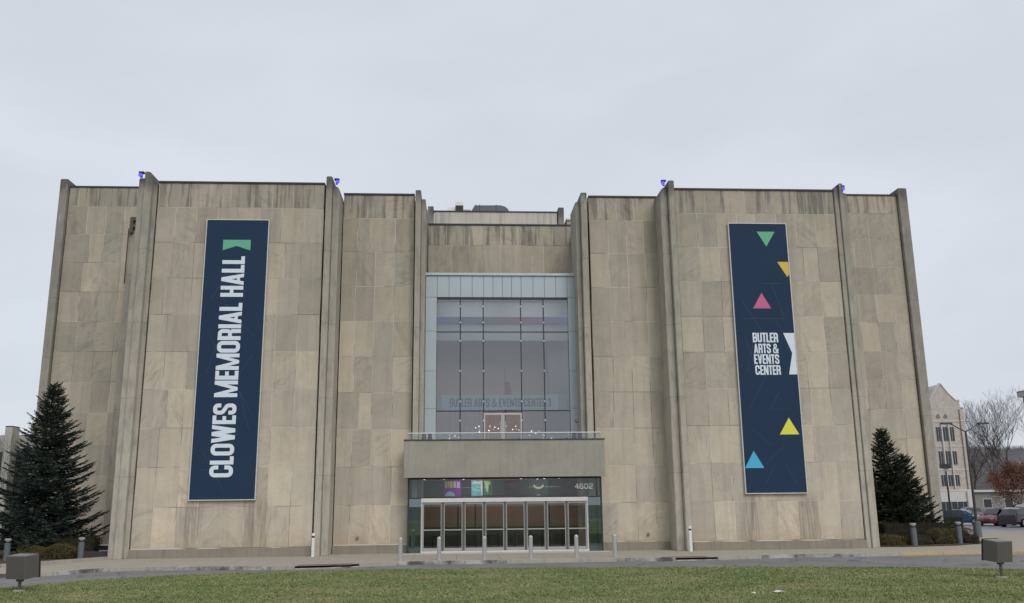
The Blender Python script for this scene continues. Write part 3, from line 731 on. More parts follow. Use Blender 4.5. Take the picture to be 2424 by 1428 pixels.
# furled flag set inside, standing in for a flagpole reflected in the glass
fl = thing('stand_in_flag', 'furled red and dark flag on a slender pole, stand-in for a reflection in the upper glass wall', 'stand_in_flag', (2.6, 47.0, 4.95))
MB().tube((-.06, 0, 0), (-.06, 0, 4.15), .03, .02).build('pole', BRONZE, fl)  # pole of the stand-in for the reflected flagpole
MB().lathe([(.035, 0), (.05, .06), (.001, .13)], 8, (-.06, 0, 4.15)).build('stand_in_finial', simple('gilt', (.4, .28, .1), .4, .6), fl)
for nm, z0, z1, rr, colr in (('flag_cloth', 2.55, 3.5, .24, (0.20, 0.035, 0.03)), ('stand_in_canton', 2.05, 2.56, .27, (0.02, 0.025, 0.05))):
    m = MB(); pr = [];
    n = 20; vs = []
    for q in range(7):
        z = z0 + (z1-z0)*q/6; R_ = rr * (1 - .55*max(0, (z-2.5))/0.9) if nm == 'flag_cloth' else rr*(.8+.2*q/6)
        for i in range(n):
            t_ = 2*PI*i/n; r_ = R_ * (1 + .28*math.sin(5*t_ + q*.4))
            vs.append((.06 + r_*math.cos(t_), r_*math.sin(t_)*.7, z))
    fs = [(q*n+i, q*n+(i+1)%n, (q+1)*n+(i+1)%n, (q+1)*n+i) for q in range(6) for i in range(n)]
    m.add(vs, fs).build(nm, simple(nm, colr, .9), fl)

# ------------------------------------------------------------ lettering
T = 0.175
def fillet(pts, rad, closed=False):
    out = []; n = len(pts)
    for i, p in enumerate(pts):
        if (not closed and i in (0, n-1)) or rad == 0: out.append(p); continue
        a = Vector(pts[i-1]); b = Vector(p); c = Vector(pts[(i+1) % n])
        u = (a-b).normalized(); v = (c-b).normalized()
        ang = u.angle(v); dd = min(rad / math.tan(ang/2), (a-b).length*.49, (c-b).length*.49); rr = dd*math.tan(ang/2)
        s, e_ = b+u*dd, b+v*dd
        cen = b + (u+v).normalized() * (rr/math.sin(ang/2))
        a0 = math.atan2(*(s-cen).yx); a1 = math.atan2(*(e_-cen).yx)
        da = (a1-a0+PI) % (2*PI) - PI
        for k in range(6): out.append((cen.x+rr*math.cos(a0+da*k/5), cen.y+rr*math.sin(a0+da*k/5)))
    return out
def stroke(pts, t, closed=False):
    n = len(pts); Lf, Rt = [], []
    for i in range(n):
        p = Vector(pts[i]); 
        a = Vector(pts[i-1]) if (i > 0 or closed) else None; b = Vector(pts[(i+1) % n]) if (i < n-1 or closed) else None
        d0 = (p-a).normalized() if a is not None else (b-p).normalized(); d1 = (b-p).normalized() if b is not None else d0
        m = (d0+d1); m = m.normalized() if m.length > 1e-6 else d0
        nn = Vector((-m.y, m.x)); k = 1/max(.4, nn.dot(Vector((-d0.y, d0.x))))
        Lf.append(p+nn*(t/2*k)); Rt.append(p-nn*(t/2*k))
    q = []
    for i in range(n if closed else n-1):
        j = (i+1) % n; q.append([Lf[i], Lf[j], Rt[j], Rt[i]])
    return q
def bar(x0, y0, x1, y1, t=T): return [[(x0-t/2,y0),(x0+t/2,y0),(x1+t/2,y1),(x1-t/2,y1)]]
def rect(a, b, c, d_): return [[(a,c),(b,c),(b,d_),(a,d_)]]
def glyph(ch):
    t = T; h = t/2; r = .14
    if ch == 'C': w=.52; return w, [stroke(fillet([(w-h,.63),(w-h,1-h),(h,1-h),(h,h),(w-h,h),(w-h,.37)], r), t)]
    if ch == 'L': w=.36; return w, [rect(0,t,0,1), rect(t,w,0,t*.92)]
    if ch == 'O': w=.52; return w, [stroke(fillet([(h,h),(w-h,h),(w-h,1-h),(h,1-h)], r, True), t, True)]
    if ch == 'W': w=.80; return w, [bar(h,1,.245,0), bar(.40,1,.245,0), bar(.40,1,.555,0), bar(w-h,1,.555,0)]
    if ch == 'E': w=.39; return w, [rect(0,t,0,1), rect(t,w,0,t*.92), rect(t,w,1-t*.92,1), rect(t,w*.92,.5-t*.45,.5+t*.45)]
    if ch == 'S': w=.50; return w, [stroke(fillet([(w-h,.66),(w-h,1-h),(h,1-h),(h,.60),(w-h,.40),(w-h,h),(h,h),(h,.34)], .12), t)]
    if ch == 'M': w=.72; return w, [rect(0,t*.95,0,1), rect(w-t*.95,w,0,1), bar(t*.55,1,w/2,.0,t*.8), bar(w-t*.55,1,w/2,.0,t*.8)]
    if ch == 'R': w=.49; return w, [rect(0,t,0,1), stroke(fillet([(t,1-h),(w-h,1-h),(w-h,.47),(t,.47)], .11), t*.95), rect(w-t,w,0,.43)]
    if ch == 'I': return T, [rect(0,T,0,1)]
    if ch == 'A': w=.53; return w, [bar(h*.95,0,w/2,1,t*.95), bar(w-h*.95,0,w/2,1,t*.95), rect(.15,w-.15,.17,.31)]
    if ch == 'H': w=.50; return w, [rect(0,t,0,1), rect(w-t,w,0,1), rect(t,w-t,.43,.59)]
    if ch == 'B': w=.50; return w, [rect(0,t,0,1), stroke(fillet([(t,1-h),(w-h,1-h),(w-h,.52),(t,.52)], .10), t*.95), stroke(fillet([(t,.50),(w-h,.50),(w-h,h),(t,h)], .10), t*.95)]
    if ch == 'U': w=.50; return w, [stroke(fillet([(h,1),(h,h),(w-h,h),(w-h,1)], r), t)]
    if ch == 'T': w=.42; return w, [rect(0,w,1-t*.92,1), rect(w/2-h,w/2+h,0,1-t*.92)]
    if ch == 'V': w=.52; return w, [bar(h,1,w/2,0), bar(w-h,1,w/2,0)]
    if ch == 'N': w=.53; return w, [rect(0,t*.95,0,1), rect(w-t*.95,w,0,1), bar(t*.6,1,w-t*.6,0,t*.95)]
    if ch == '&': w=.68; return w, [stroke(fillet([(.17,.60),(.44,.60),(.44,1-h*.9),(.17,1-h*.9)], .10, True), t*.8, True), stroke(fillet([(.24,.57),(.085,.45),(.085,h*.9),(.40,h*.9),(.56,.22),(.60,.50)], .09), t*.85), bar(.25,.60,.60,0,t*1.0)]
    if ch == '4': w=1.0; return w, [stroke([(.66,1),(.10,.36),(w,.36)], .17), rect(.58,.78,0,1)]
    if ch == '6': w=1.0; return w, [stroke(fillet([(.9,.91),(.1,.91),(.1,.09),(.9,.09),(.9,.55),(.1,.55)], .2), .18)]
    if ch == '0': w=1.0; return w, [stroke(fillet([(.1,.09),(.9,.09),(.9,.91),(.1,.91)], .26, True), .18, True)]
    if ch == '2': w=1.0; return w, [stroke(fillet([(.06,.72),(.06,.91),(.92,.91),(.92,.55),(.10,.38),(.10,.09),(.95,.09)], .12), .18)]
    return .17, []
def text_mesh(txt, o, ux, uy, H, length=None, gap=.04, nrm=(0,-1,0)):
    o, ux, uy, nn = Vector(o), Vector(ux), Vector(uy), Vector(nrm)
    adv = 0; items = []
    for c in txt:
        wd, gs = glyph(c); items.append((adv, gs)); adv += wd + gap
    adv -= gap
    sx = (length/adv) if length else H
    m = MB(); zz = 0
    for ax, gs in items:
        zz = 0
        for polys in gs:
            zz += .0007
            for q in polys:
                m.add([o + ux*((ax+p[0])*sx) + uy*(p[1]*H) + nn*zz for p in q], [tuple(range(len(q)))])
    return m

# left banner
b1 = thing('banner', 'tall navy wall banner reading CLOWES MEMORIAL HALL upward in white with a green notch', 'banner', (-10.71, 42.9, 0))
def banner_base(root, hw, z0, z1):
    MB().box(-hw, hw, -.02, .03, z0, z1).build('panel', NAVY, root)
    f = MB(); fr = .045
    f.box(-hw-fr, -hw, -.045, .05, z0-fr, z1+fr).box(hw, hw+fr, -.045, .05, z0-fr, z1+fr).box(-hw, hw, -.045, .05, z1, z1+fr).box(-hw, hw, -.045, .05, z0-fr, z0)
    f.build('frame', FRAMEW, root)
banner_base(b1, 1.475, 2.56, 15.93)
for wtxt, z0, z1, in (('CLOWES', 3.56, 6.95), ('MEMORIAL', 7.25, 11.78), ('HALL', 12.08, 14.10)):
    text_mesh(wtxt, (0.43, -.026, z0), (0,0,1), (-1,0,0), 1.07, z1-z0).build('lettering', WHITEPRINT, b1, recalc=False)
MB().add([(-.66,-.026,14.40),(-.66,-.026,14.93),(.66,-.026,14.93),(.66,-.026,14.40),(0,-.026,14.62)], [(0,4,3,2,1)]).build('notched_flag_mark', GREENP, b1, recalc=False)
# faint printed triangle lines
NAVL = simple('navy_line', (0.032, 0.062, 0.115), 0.55)
def facet_lines(root, hw, z0, z1, seed):
    rr = random.Random(seed); m = MB(); s = 1.05
    for i in range(26):
        x = rr.choice([-1.05,-.52,0,.52,1.05]); z = z0 + .4 + rr.randrange(int((z1-z0-2)/.9)) * .9
        dx, dz = rr.choice([(.52,.9),(-.52,.9),(1.05,0)])
        x2, z2 = x+dx*rr.choice([1,2]), z+dz*rr.choice([1,2])
        if abs(x) > hw-.05 or abs(x2) > hw-.05 or z2 > z1-.1: continue
        d_ = Vector((x2-x, 0, z2-z)).normalized(); n_ = Vector((-d_.z, 0, d_.x))*.008
        y = -.0215 - i*.00004
        m.add([(x-n_.x,y,z-n_.z),(x+n_.x,y,z+n_.z),(x2+n_.x,y,z2+n_.z),(x2-n_.x,y,z2-n_.z)], [(0,1,2,3)])
    m.build('printed_lines', NAVL, root, recalc=False)
facet_lines(b1, 1.47, 2.6, 15.9, 3)
# right banner
b2 = thing('banner', 'tall navy wall banner with coloured triangles reading BUTLER ARTS & EVENTS CENTER', 'banner', (15.27, 43.1, 0))
banner_base(b2, 1.475, 2.61, 16.03)
facet_lines(b2, 1.47, 2.6, 16.0, 5)
tz = 0
for pts, mt in (([(-.05,15.62),(.88,15.62),(.40,14.83)], GREENP), ([(.90,14.03),(1.473,14.03),(1.473,13.40),(1.36,13.24)], GOLDP),
                ([(-.51,11.62),(.41,11.62),(-.03,12.42)], PINKP), ([(.37,5.37),(1.33,5.37),(.87,6.18)], YELP), ([(-1.46,3.78),(-.52,3.78),(-.98,4.60)], BLUEP)):
    MB().add([(a, -.0262, b) for a, b in pts], [tuple(range(len(pts)))]).build('printed_triangle', mt, b2, recalc=False)
MB().add([(.92,-.0262,10.37),(1.473,-.0262,10.37),(1.473,-.0262,8.30),(1.06,-.0262,8.30),(1.30,-.0262,9.36)], [(0,1,2,3,4)]).build('notched_flag_mark', WHITEPRINT, b2, recalc=False)
for wtxt, z, x0, x1 in (('BUTLER', 9.90, -.64, .64), ('ARTS &', 9.35, -.62, .62), ('EVENTS', 8.82, -.64, .62), ('CENTER', 8.28, -.62, .65)):
    text_mesh(wtxt, (x0, -.0265, z), (1,0,0), (0,0,1), .48, x1-x0).build('lettering', WHITEPRINT, b2, recalc=False)
# house number on the entrance glass
no = MB(); 
text_mesh('4602', (5.68, YE+.02, 2.90), (1,0,0), (0,0,1),   .25, .87, .12).build('house_number', simple('number_white', (.92,.92,.92), .5), ent, recalc=False)
# sign behind the upper glass
sg = thing('sign', 'pale blue translucent sign reading BUTLER ARTS & EVENTS CENTER behind the upper glass', 'sign', (2.24, 46.2, 7.34))
SIGNM = simple('sign_blue', (0.42, 0.66, 0.86), 0.5, var=0.05, scale=1.0)
for i in range(4):
    x0 = -3.0 + i*1.5
    MB().box(x0+.012, x0+1.488, 0, .04, -.40, .38).build('sign_panel', SIGNM, sg)
MB().box(-3.3, -3.01, .01, .03, -.38, .36).box(3.01, 3.45, .01, .03, -.38, .36).build('side_panel', simple('sign_side', (0.33, 0.42, 0.46), .5), sg)
NAVT = simple('sign_navy', (0.03, 0.055, 0.09), 0.6)
text_mesh('BUTLER ARTS & EVENTS CENTER', (-2.60, -.004, -.25), (1,0,0), (0,0,1), .44, 4.98, .05).build('lettering', NAVT, sg, recalc=False)
MB().add([(2.47,-.005,.19),(2.62,-.005,.19),(2.62,-.005,-.25),(2.47,-.005,-.25),(2.52,-.005,-.03)], [(0,1,2,3,4)]).build('notched_flag_mark', NAVT, sg, recalc=False)

# posters hanging inside over the doors
def poster(label, x, z, wd, ht, base, shapes):
    p = thing('poster', label, 'poster', (x, 45.2, z))
    MB().box(-wd/2, wd/2, 0, .015, -ht/2, ht/2).build('sheet', simple('poster_sheet', tuple(min(.8, q*1.7) for q in base), 0.6, var=0.25, scale=3), p)
    for i, (nm, pts, col) in enumerate(shapes):
        MB().add([(a*wd/2, -.003-.001*i, b*ht/2) for a, b in pts], [tuple(range(len(pts)))]).build(nm, simple('poster_print', tuple(min(.85, q*1.7) for q in col), 0.6), p, recalc=False)
def blk(a, b, c, d_): return [(a, c), (b, c), (b, d_), (a, d_)]
def ell(cx, cy, rx, ry, a0=0, a1=2*PI, n=14): return [(cx+rx*math.cos(a0+(a1-a0)*i/n), cy+ry*math.sin(a0+(a1-a0)*i/n)) for i in range(n + (0 if a1-a0 > 6.2 else 1))]
poster('purple poster with yellow block letters hanging inside above the second door', -.20, 3.00, .86, .78, (0.16, 0.02, 0.30),
       [('block_letter', blk(-.85,-.62,.05,.9), (.45,.42,.05)), ('block_letter', blk(-.55,-.32,.1,.85), (.45,.42,.05)), ('block_letter', blk(-.25,.02,.05,.9), (.45,.42,.05)),
        ('block_letter', blk(.12,.45,.08,.86), (.42,.36,.62)), ('block_letter', blk(.52,.85,.08,.82), (.42,.36,.62)), ('crowd_shape', ell(-.25, -.95, .55, .55, 0, PI), (.20,.42,.55))])
poster('blue poster with a pale edge hanging inside above the third door', 1.02, 3.0, .56, .76, (0.12, 0.33, 0.66),
       [('pale_shape', [(-.95,.6),(-.5,.9),(.2,.8),(.9,.95),(.9,.6),(.1,.55)], (.55,.65,.75)), ('pale_shape', [(.6,.6),(.95,.6),(.9,-.9),(.7,-.9)], (.55,.65,.70)), ('wave', [(-.8,-.2),(.5,-.4),(.5,-.3),(-.8,-.1)], (.35,.55,.75))])
poster('green and cream poster hanging inside right of the blue one', 1.56, 3.02, .42, .72, (0.03, 0.16, 0.08),
       [('cream_shape', [(-.9,.9),(.2,.9),(.7,.6),(.1,.3),(0,-.7),(-.4,-.5),(-.7,.2)], (.42,.48,.30)), ('dark_shape', [(.2,.2),(.7,.3),(.6,-.8),(.3,-.7)], (.02,.10,.04))])
poster('dark poster with a faint magenta outline hanging inside near the middle', 2.75, 3.0, .80, .74, (0.03, 0.028, 0.035),
       [('magenta_shape', [(-.8,.6),(.7,.75),(.6,.2),(.1,-.1),(-.3,.0)], (.16,.02,.07))])
poster('dark poster with a pale round emblem hanging inside right of the middle', 4.05, 3.0, .90, .80, (0.02, 0.032, 0.035),
       [('round_emblem', ell(0, .35, .58, .52, PI, 2*PI), (.30,.34,.32)), ('emblem_centre', ell(0, .40, .42, .36, PI, 2*PI), (.03,.05,.05)), ('pale_bar', blk(-.22,.22,-.95,-.8), (.2,.22,.22))])

# purple uplights on the pier tops
def uplight(x, y, z, sgn, lab):
    t = thing('uplight', lab, 'uplight', (x, y, z), 0, 'purple uplights on the pier tops')
    MB().box(-.12, .12, -.08, .12, .12, .20).box(-.05, .05, -.04, .04, -.1, .119).build('housing', BLACK, t)
    MB().lathe([(.04, -.07), (.10, -.02), (.09, .09)], 12, (sgn*.04, -.04, 0)).build('lamp', PURPLE, t)
uplight(-15.42, 42.6, 18.08, -1, 'purple lit spotlight on the far left pier top, left of the left wall block')
uplight(-6.02, 43.1, 18.02, 1, 'purple lit spotlight on the pier top right of the left wall block')
uplight(10.55, 43.1, 18.14, -1, 'purple lit spotlight on the pier top left of the right wall block')
uplight(20.0, 43.3, 18.02, 1, 'purple lit spotlight on the far right pier top, right of the right wall block')

# loudspeakers on the balcony
for i, (x, lab) in enumerate(((-1.56, 'outer'), (-1.28, 'inner'), (5.72, 'inner'), (6.0, 'outer'))):
    sp = thing('floodlight', f'small black floodlight on the balcony at the {"left" if i < 2 else "right"} jamb, {lab} of the pair', 'floodlight', (x, 43.9, 4.955))
    MB().cbox(-.09, .09, -.1, .1, .18, .60, .02).build('housing', BLACK, sp)
    MB().box(-.11, -.095, -.03, .03, 0, .45).box(.095, .11, -.03, .03, 0, .45).box(-.11, .11, -.05, .05, 0, .02).build('bracket', BLACK, sp)

# rooftop plant
du = thing('roof_duct', 'dark grey rounded ventilation duct on the roof behind the parapet', 'duct', (0, 56.5, .22))
prof = [(0.85, 20.2), (0.85, 20.7), (1.15, 21.24), (2.85, 21.26), (3.15, 21.18), (3.36, 21.0), (3.46, 20.7), (3.5, 20.2)]
MB().prism(prof, 'y', 0, 1.6).build('duct_body', simple('duct_grey', (0.10, 0.12, 0.14), 0.5, 0.3), du)
for x in (1.2, 1.45, 2.55):
    MB().box(x, x+.05, -.03, 1.63, 20.2, 21.29).build('duct_seam', simple('duct_seam', (0.07, 0.085, 0.10), 0.5, 0.3), du)
fu = thing('roof_fan', 'pale rooftop fan unit with a black opening beside the dark duct', 'fan unit', (0, 56.2, .15))
MB().box(-.62, -.13, 0, 1, 20.2, 21.05).build('pale_box', WHITEP, fu)
MB().box(-.12, .40, -.1, 1, 20.2, 21.16).build('black_box', BLACK, fu)
MB().box(-.12, .40, -.1, 1, 21.161, 21.42).build('pale_cowl', WHITEP, fu)
MB().box(.41, .9, .2, 1, 20.2, 20.98).build('connector', simple('duct_pale', (.35,.36,.37)), fu)

# ------------------------------------------------------------ street furniture
b0 = thing('bollard', 'x', 'bollard', (0,0,0), 0, 'steel bollards in front of the entrance')
MB().lathe([(.088,0),(.088,.86),(.082,.89),(.05,.925),(.012,.94)], 20).build('post', STEEL, b0, smooth=False)
MB().lathe([(.125,0),(.125,.012),(.10,.02)], 20).build('base_plate', simple('bollard_base', (.35,.34,.32), .6), b0)
bl = [(-2.28,38.45,'leftmost steel bollard, in front of the wall left of the glass entrance'),(-.70,38.55,'second steel bollard from the left, before the leftmost doors'),(1.17,38.6,'third steel bollard from the left, left of the middle doors'),
      (3.11,38.8,'fourth steel bollard from the left, right of the middle doors'),(5.05,38.95,'fifth steel bollard from the left, before the rightmost doors'),(6.71,39.15,'rightmost steel bollard, in front of the wall right of the glass entrance')]
for i, (x, y, lab) in enumerate(bl):
    if i == 0: b0.location = (x, y, 0); b0['label'] = lab
    else: dup(b0, (x, y, 0), 0, lab)
l0 = thing('bollard_lamp', 'x', 'bollard lamp', (0,0,0), 0, 'grey lamp posts beside the planting beds')
MB().lathe([(.125,0),(.125,.80),(.06,.81)], 18).build('post', GREYP, l0)
MB().lathe([(.11,.81),(.11,.86)], 18).build('shade_ring', BLACK, l0)
MB().lathe([(.07,.861),(.07,.90),(.135,.905),(.135,.965),(.10,.99)], 18).build('cap', simple('lamp_cap', (.30,.31,.32), .4), l0)
MB().lathe([(.072,.862),(.072,.899)], 12).build('lens', WHITEP, l0)
for i, (x, y, lab) in enumerate(((-16.34,41.75,'grey lamp bollard by the left pier, right of the low olive bushes'),(-19.35,41.5,'grey lamp bollard behind the left lawn floodlight'),(-20.0,41.9,'grey lamp bollard at the very left edge under the spruce'),
        (22.2,43.9,'grey lamp bollard between the low bushes right of the hall, nearest the hall'),(25.25,45.3,'grey lamp bollard at the outer end of the right planting bed'))):
    if i == 0: l0.location = (x, y, 0); l0['label'] = lab
    else: dup(l0, (x, y, 0), 0, lab, 1.12 if i > 2 else None)
for x, y, h_, lab in ((-6.42, 42.35, 1.03, 'white square access post by the pier right of the left banner'), (10.80, 42.4, 1.14, 'white square access post by the pier left of the right banner')):
    t = thing('access_post', lab, 'post', (x, y, 0))
    MB().cbox(-.065, .065, -.065, .065, 0, h_-.2, .012).build('post', WHITEP, t)
    MB().box(-.05, .05, -.06, .05, h_-.199, h_-.12).build('sensor_band', BLACK, t)
    MB().cbox(-.065, .065, -.065, .065, h_-.119, h_, .012).build('head', WHITEP, t)
# lawn floodlights, seen from behind
def lawnflood(x, y, wd, ht, zc, rz, tilt, lab):
    t = thing('lawn_floodlight', lab, 'floodlight', (x, y, 0), rz)
    R_ = Matrix.Rotation(tilt, 4, 'X')
    def tr(m): m.v = [tuple((R_ @ Vector(p)) + Vector((0, 0, zc))) for p in m.v]; return m
    tr(MB().cbox(-wd/2, wd/2, -.20, .26, -ht/2, ht/2, .018)).build('housing', BRONZE, t)
    tr(MB().box(-wd/2-.015, wd/2+.015, .261, .30, -ht/2-.015, ht/2+.015)).build('front_rim', BLACK, t)
    tr(MB().box(-wd/2+.03, wd/2-.03, .301, .305, -ht/2+.03, ht/2-.03)).build('lens', glass('flood_lens', (.3,.3,.3), .2), t)
    tr(MB().box(-wd/2+.02, wd/2-.02, -.17, .24, ht/2+.001, ht/2+.006)).build('top_plate', BRONZET, t)
    MB().box(-.09, .09, -.05, .05, zc-ht/2-.09, zc-ht/2+.03).build('knuckle', BRONZE, t)
    MB().tube((0,0,.03), (0,0,zc-ht/2-.08), .045, n=12).build('post', BRONZE, t)
    MB().lathe([(.17,0),(.17,.03),(.1,.04)], 16).build('base_plate', KERBM, t)
lawnflood(-12.06, 26.8, .72, .62, .66, -0.42, 0.10, 'bronze box floodlight on a short post at the left edge of the lawn')
lawnflood(15.62, 26.0, .66, .58, .75, 0.40, 0.12, 'bronze box floodlight on a short post at the right edge of the lawn')

# ------------------------------------------------------------ planting
MULCH = simple('mulch', (0.07, 0.05, 0.035), 0.95, var=0.4, scale=4, bump=0.5)
MB().prism([(-15.6,42.35),(-17.0,39.3),(-17.9,37.8),(-20,37.0),(-34,37.0),(-34,53),(-17.8,53),(-17.8,47.7),(-15.6,47.7)], 'z', -.02, .07).build('planting_bed', MULCH, kind='structure')
pk = MB()
ed = [(-15.45,42.3),(-16.9,39.2),(-17.8,37.65),(-19.9,36.85),(-34,36.85)]
for (xa,ya),(xb,yb) in zip(ed, ed[1:]):
    dx, dy = xb-xa, yb-ya; l = math.hypot(dx,dy); nx, ny = dy/l, -dx/l
    pk.prism([(xa,ya),(xb,yb),(xb-nx*.14,yb-ny*.14),(xa-nx*.14,ya-ny*.14)], 'z', -.02, .14)
tag(pk.build('bed_kerb', KERBM), 'low concrete edging in front of the left planting bed', 'edging')
MB().prism([(20.3,44.0),(21.5,43.6),(24.5,44.2),(27.2,46.2),(28.6,50),(29.5,56),(20.3,56)], 'z', -.02, .05).build('planting_bed', MULCH, kind='structure')

NEEDLE = foliage('spruce_needles', (0.018, 0.028, 0.024), (0.092, 0.118, 0.098), 1.6)
NEEDLE2 = foliage('spruce_needles_right', (0.026, 0.038, 0.024), (0.070, 0.088, 0.056), 1.8)
BARK = simple('bark', (0.085, 0.065, 0.05), 0.95, var=0.3, scale=5)
def spruce(name, lab, loc, H, R, mat, seed, z0=0.35, dens=1.0):
    rr = np.random.default_rng(seed)
    t = thing(name, lab, 'spruce tree', loc)
    MB().tube((0,0,0), (0,0,H*.97), .03*H*.5+.03, .012, 8).build('trunk', BARK, t)
    segs = []   # (base point, direction, length, width)
    z = z0; lvl = 0
    while z < H - .12:
        f = 1 - z / H
        nb = int((5 + 6.5*f) * dens) + 2
        ph = rr.uniform(0, 6.28)
        for k in range(nb):
            a = ph + k*2*np.pi/nb + rr.normal(0, .18)
            Lb = R * (f**.92) * rr.uniform(.60, 1.12) + .07
            if rr.random() < .13: Lb *= 1.14
            zb = z + rr.normal(0, .06)
            droop = -0.10*f - .02 if f > .3 else .16 - .55*f
            da = np.array([np.cos(a), np.sin(a)])
            def P(u):
                return np.array([da[0]*Lb*u, da[1]*Lb*u, zb + Lb*(droop*u*1.8 + (.30 + .1*f)*u*u)])
            nt_ = max(4, int(Lb/.085))
            for i in range(nt_):
                u = (i + .6)/nt_
                p = P(u); tl = (P(min(1, u+.05)) - P(u)); tl /= np.linalg.norm(tl)
                side = np.array([-da[1], da[0], 0])
                for sgn in (-1, 1):
                    ln = (.16 + .42*Lb*(1-u)*min(1, u*2.2+.25) ) * rr.uniform(.7, 1.15)
                    ln = min(ln, .75)
                    dv = tl*.75 + side*sgn*rr.uniform(.65,1.05) + np.array([0,0,rr.normal(-.12,.14)])
                    dv /= np.linalg.norm(dv)
                    segs.append((p, dv, ln))
                if i > nt_*.6: segs.append((p, tl + np.array([0,0,.1]), .2))
            segs.append((P(.93), P(1)-P(.9), .22))
        z += .13 + .21*f; lvl += 1
    for i in range(14): 
        a = rr.uniform(0, 6.28); segs.append((np.array([0,0,H*(.93+.005*i)]), np.array([np.cos(a)*.5, np.sin(a)*.5, .8]), .16))
    B = np.array([s[0] for s in segs]); D = np.array([s[1]/np.linalg.norm(s[1]) for s in segs]); Ln = np.array([s[2] for s in segs])
    V = []; 
    up = np.array([0,0,1.0])
    S1 = np.cross(D, up); S1 /= np.linalg.norm(S1, axis=1)[:,None]+1e-9; S2 = np.cross(S1, D)
    # each twig: a brush of narrow needle fans round its axis, in four lengths
    for q in range(5):
        u0 = q*.2; c0 = B + D*(Ln*u0)[:,None]; c1 = B + D*(Ln*min(1.08, u0+.42))[:,None]
        an = rr.uniform(0, np.pi, len(B)); wv = (S1*np.cos(an)[:,None] + S2*np.sin(an)[:,None]*.7)
        wd = rr.uniform(.030, .055, len(B)) * (1.15 - u0*.7)
        V.append(np.stack([c0 - wv*wd[:,None]*.3, c0 + wv*wd[:,None]*.3, c1 + wv*wd[:,None]*rr.uniform(.4,1.3,(len(B),1)) , c1 - wv*wd[:,None]*rr.uniform(.4,1.3,(len(B),1))], 1))
    V = np.concatenate(V).reshape(-1, 3)
    m = npmesh('crown', V, np.arange(len(V)).reshape(-1, 4), mat)
    link('crown', m, t)
    return t
spruce('spruce_tree', 'tall dark spruce in front of the left wing of the hall', (-19.75, 45.5, 0), 8.2, 3.25, NEEDLE, 11, .55, 1.12)
spruce('spruce_tree', 'dark spruce cut off by the left edge of the photo', (-24.3, 45.0, 0), 7.4, 2.9, NEEDLE, 12, .4, 1.4)
spruce('spruce_tree', 'taller of the two small spruces in front of the right wing', (23.55, 49.0, 0), 6.05, 2.3, NEEDLE2, 13, .3, 1.3)
spruce('spruce_tree', 'shorter small spruce right of its taller neighbour at the right wing', (24.35, 48.5, 0), 4.6, 2.1, NEEDLE2, 14, .3, 1.3)

def leafcloud(n, sampler, size, mat, name, parent=None, rr=rng):
    P_, Nn = sampler(n)
    a = rr.normal(size=(n,3)); a -= (a*Nn).sum(1)[:,None]*Nn*.6; a /= np.linalg.norm(a, axis=1)[:,None]
    b = np.cross(a, Nn + rr.normal(0,.5,(n,3))); b /= np.linalg.norm(b, axis=1)[:,None]
    s = rr.uniform(.6, 1.3, (n,1)) * size
    V = np.stack([P_ - a*s*.5, P_ + b*s*.35, P_ + a*s*.6, P_ - b*s*.35], 1).reshape(-1,3)
    return link(name, npmesh(name, V, np.arange(len(V)).reshape(-1,4), mat), parent)
def blob(rx, ry, h, box=False, seed=1):
    rr = np.random.default_rng(seed)
    ph = rr.uniform(0, 6.28, 8)
    def f(n):
        if box:
            p = rr.uniform(-1, 1, (n,3)); k = rr.choice(3, n, p=[.2,.4,.4]); s = np.sign(rr.uniform(-1,1,n)); s[k==2] = 1
            p[np.arange(n), k] = s
            N_ = np.zeros((n,3)); N_[np.arange(n), k] = s
            p = p*np.array([rx, ry, h/2]) + np.array([0,0,h/2])
            p += N_*(.05*np.sin(p[:,0]*3+ph[0])*np.sin(p[:,2]*4+ph[1]))[:,None] + rr.normal(0,.018,(n,3))
            return p, N_
        d_ = rr.normal(size=(n,3)); d_[:,2] = np.abs(d_[:,2]); d_ /= np.linalg.norm(d_, axis=1)[:,None]
        rad = 1 + .07*np.sin(d_[:,0]*4+ph[0]) + .06*np.sin(d_[:,1]*5+ph[1]+d_[:,2]*4) + rr.normal(0,.03,n)
        e_ = np.sign(d_)*np.abs(d_)**.72
        p = e_*rad[:,None]*np.array([rx, ry, h])
        return p, d_
    return f
HEDGE = foliage('hedge_leaves', (0.028, 0.026, 0.018), (0.075, 0.062, 0.045), 3)
OLIVE = foliage('bush_olive', (0.040, 0.038, 0.014), (0.115, 0.095, 0.036), 2.5)
CORE = simple('shrub_core', (0.018, 0.017, 0.010), 0.95)
def bush(lab, loc, rx, ry, h, mat=OLIVE, box=False, seed=1, n=5000, name='bush', cat='bush'):
    t = thing(name, lab, cat, loc)
    if box: MB().box(-rx*.96, rx*.96, -ry*.93, ry*.93, 0, h*.97).build('branches', CORE, t)
    else: MB().lathe([(rx*.8,0),(rx*.9,h*.35),(rx*.72,h*.72),(rx*.35,h*.9),(.02,h*.94)], 14).build('branches', CORE, t).scale = (1, ry/rx, 1)
    leafcloud(n, blob(rx, ry, h, box, seed), .045, mat, 'leaves', t)
bush('low olive mounded bush in the left bed, left one of a pair', (-18.6, 42.4, .07), .72, .6, .56, seed=1)
bush('low olive mounded bush in the left bed, right one beside the lamp bollard', (-17.45, 42.6, .07), .78, .6, .62, seed=2)
bush('dark clipped hedge behind the left olive bushes under the spruce', (-18.0, 44.3, .07), 1.4, .4, .85, HEDGE, True, 3, 7000, 'hedge', 'hedge')
bush('dark reddish clipped box hedge in front of the right spruces', (23.75, 47.0, .05), 1.75, .5, .98, HEDGE, True, 4, 12000, 'hedge', 'hedge')
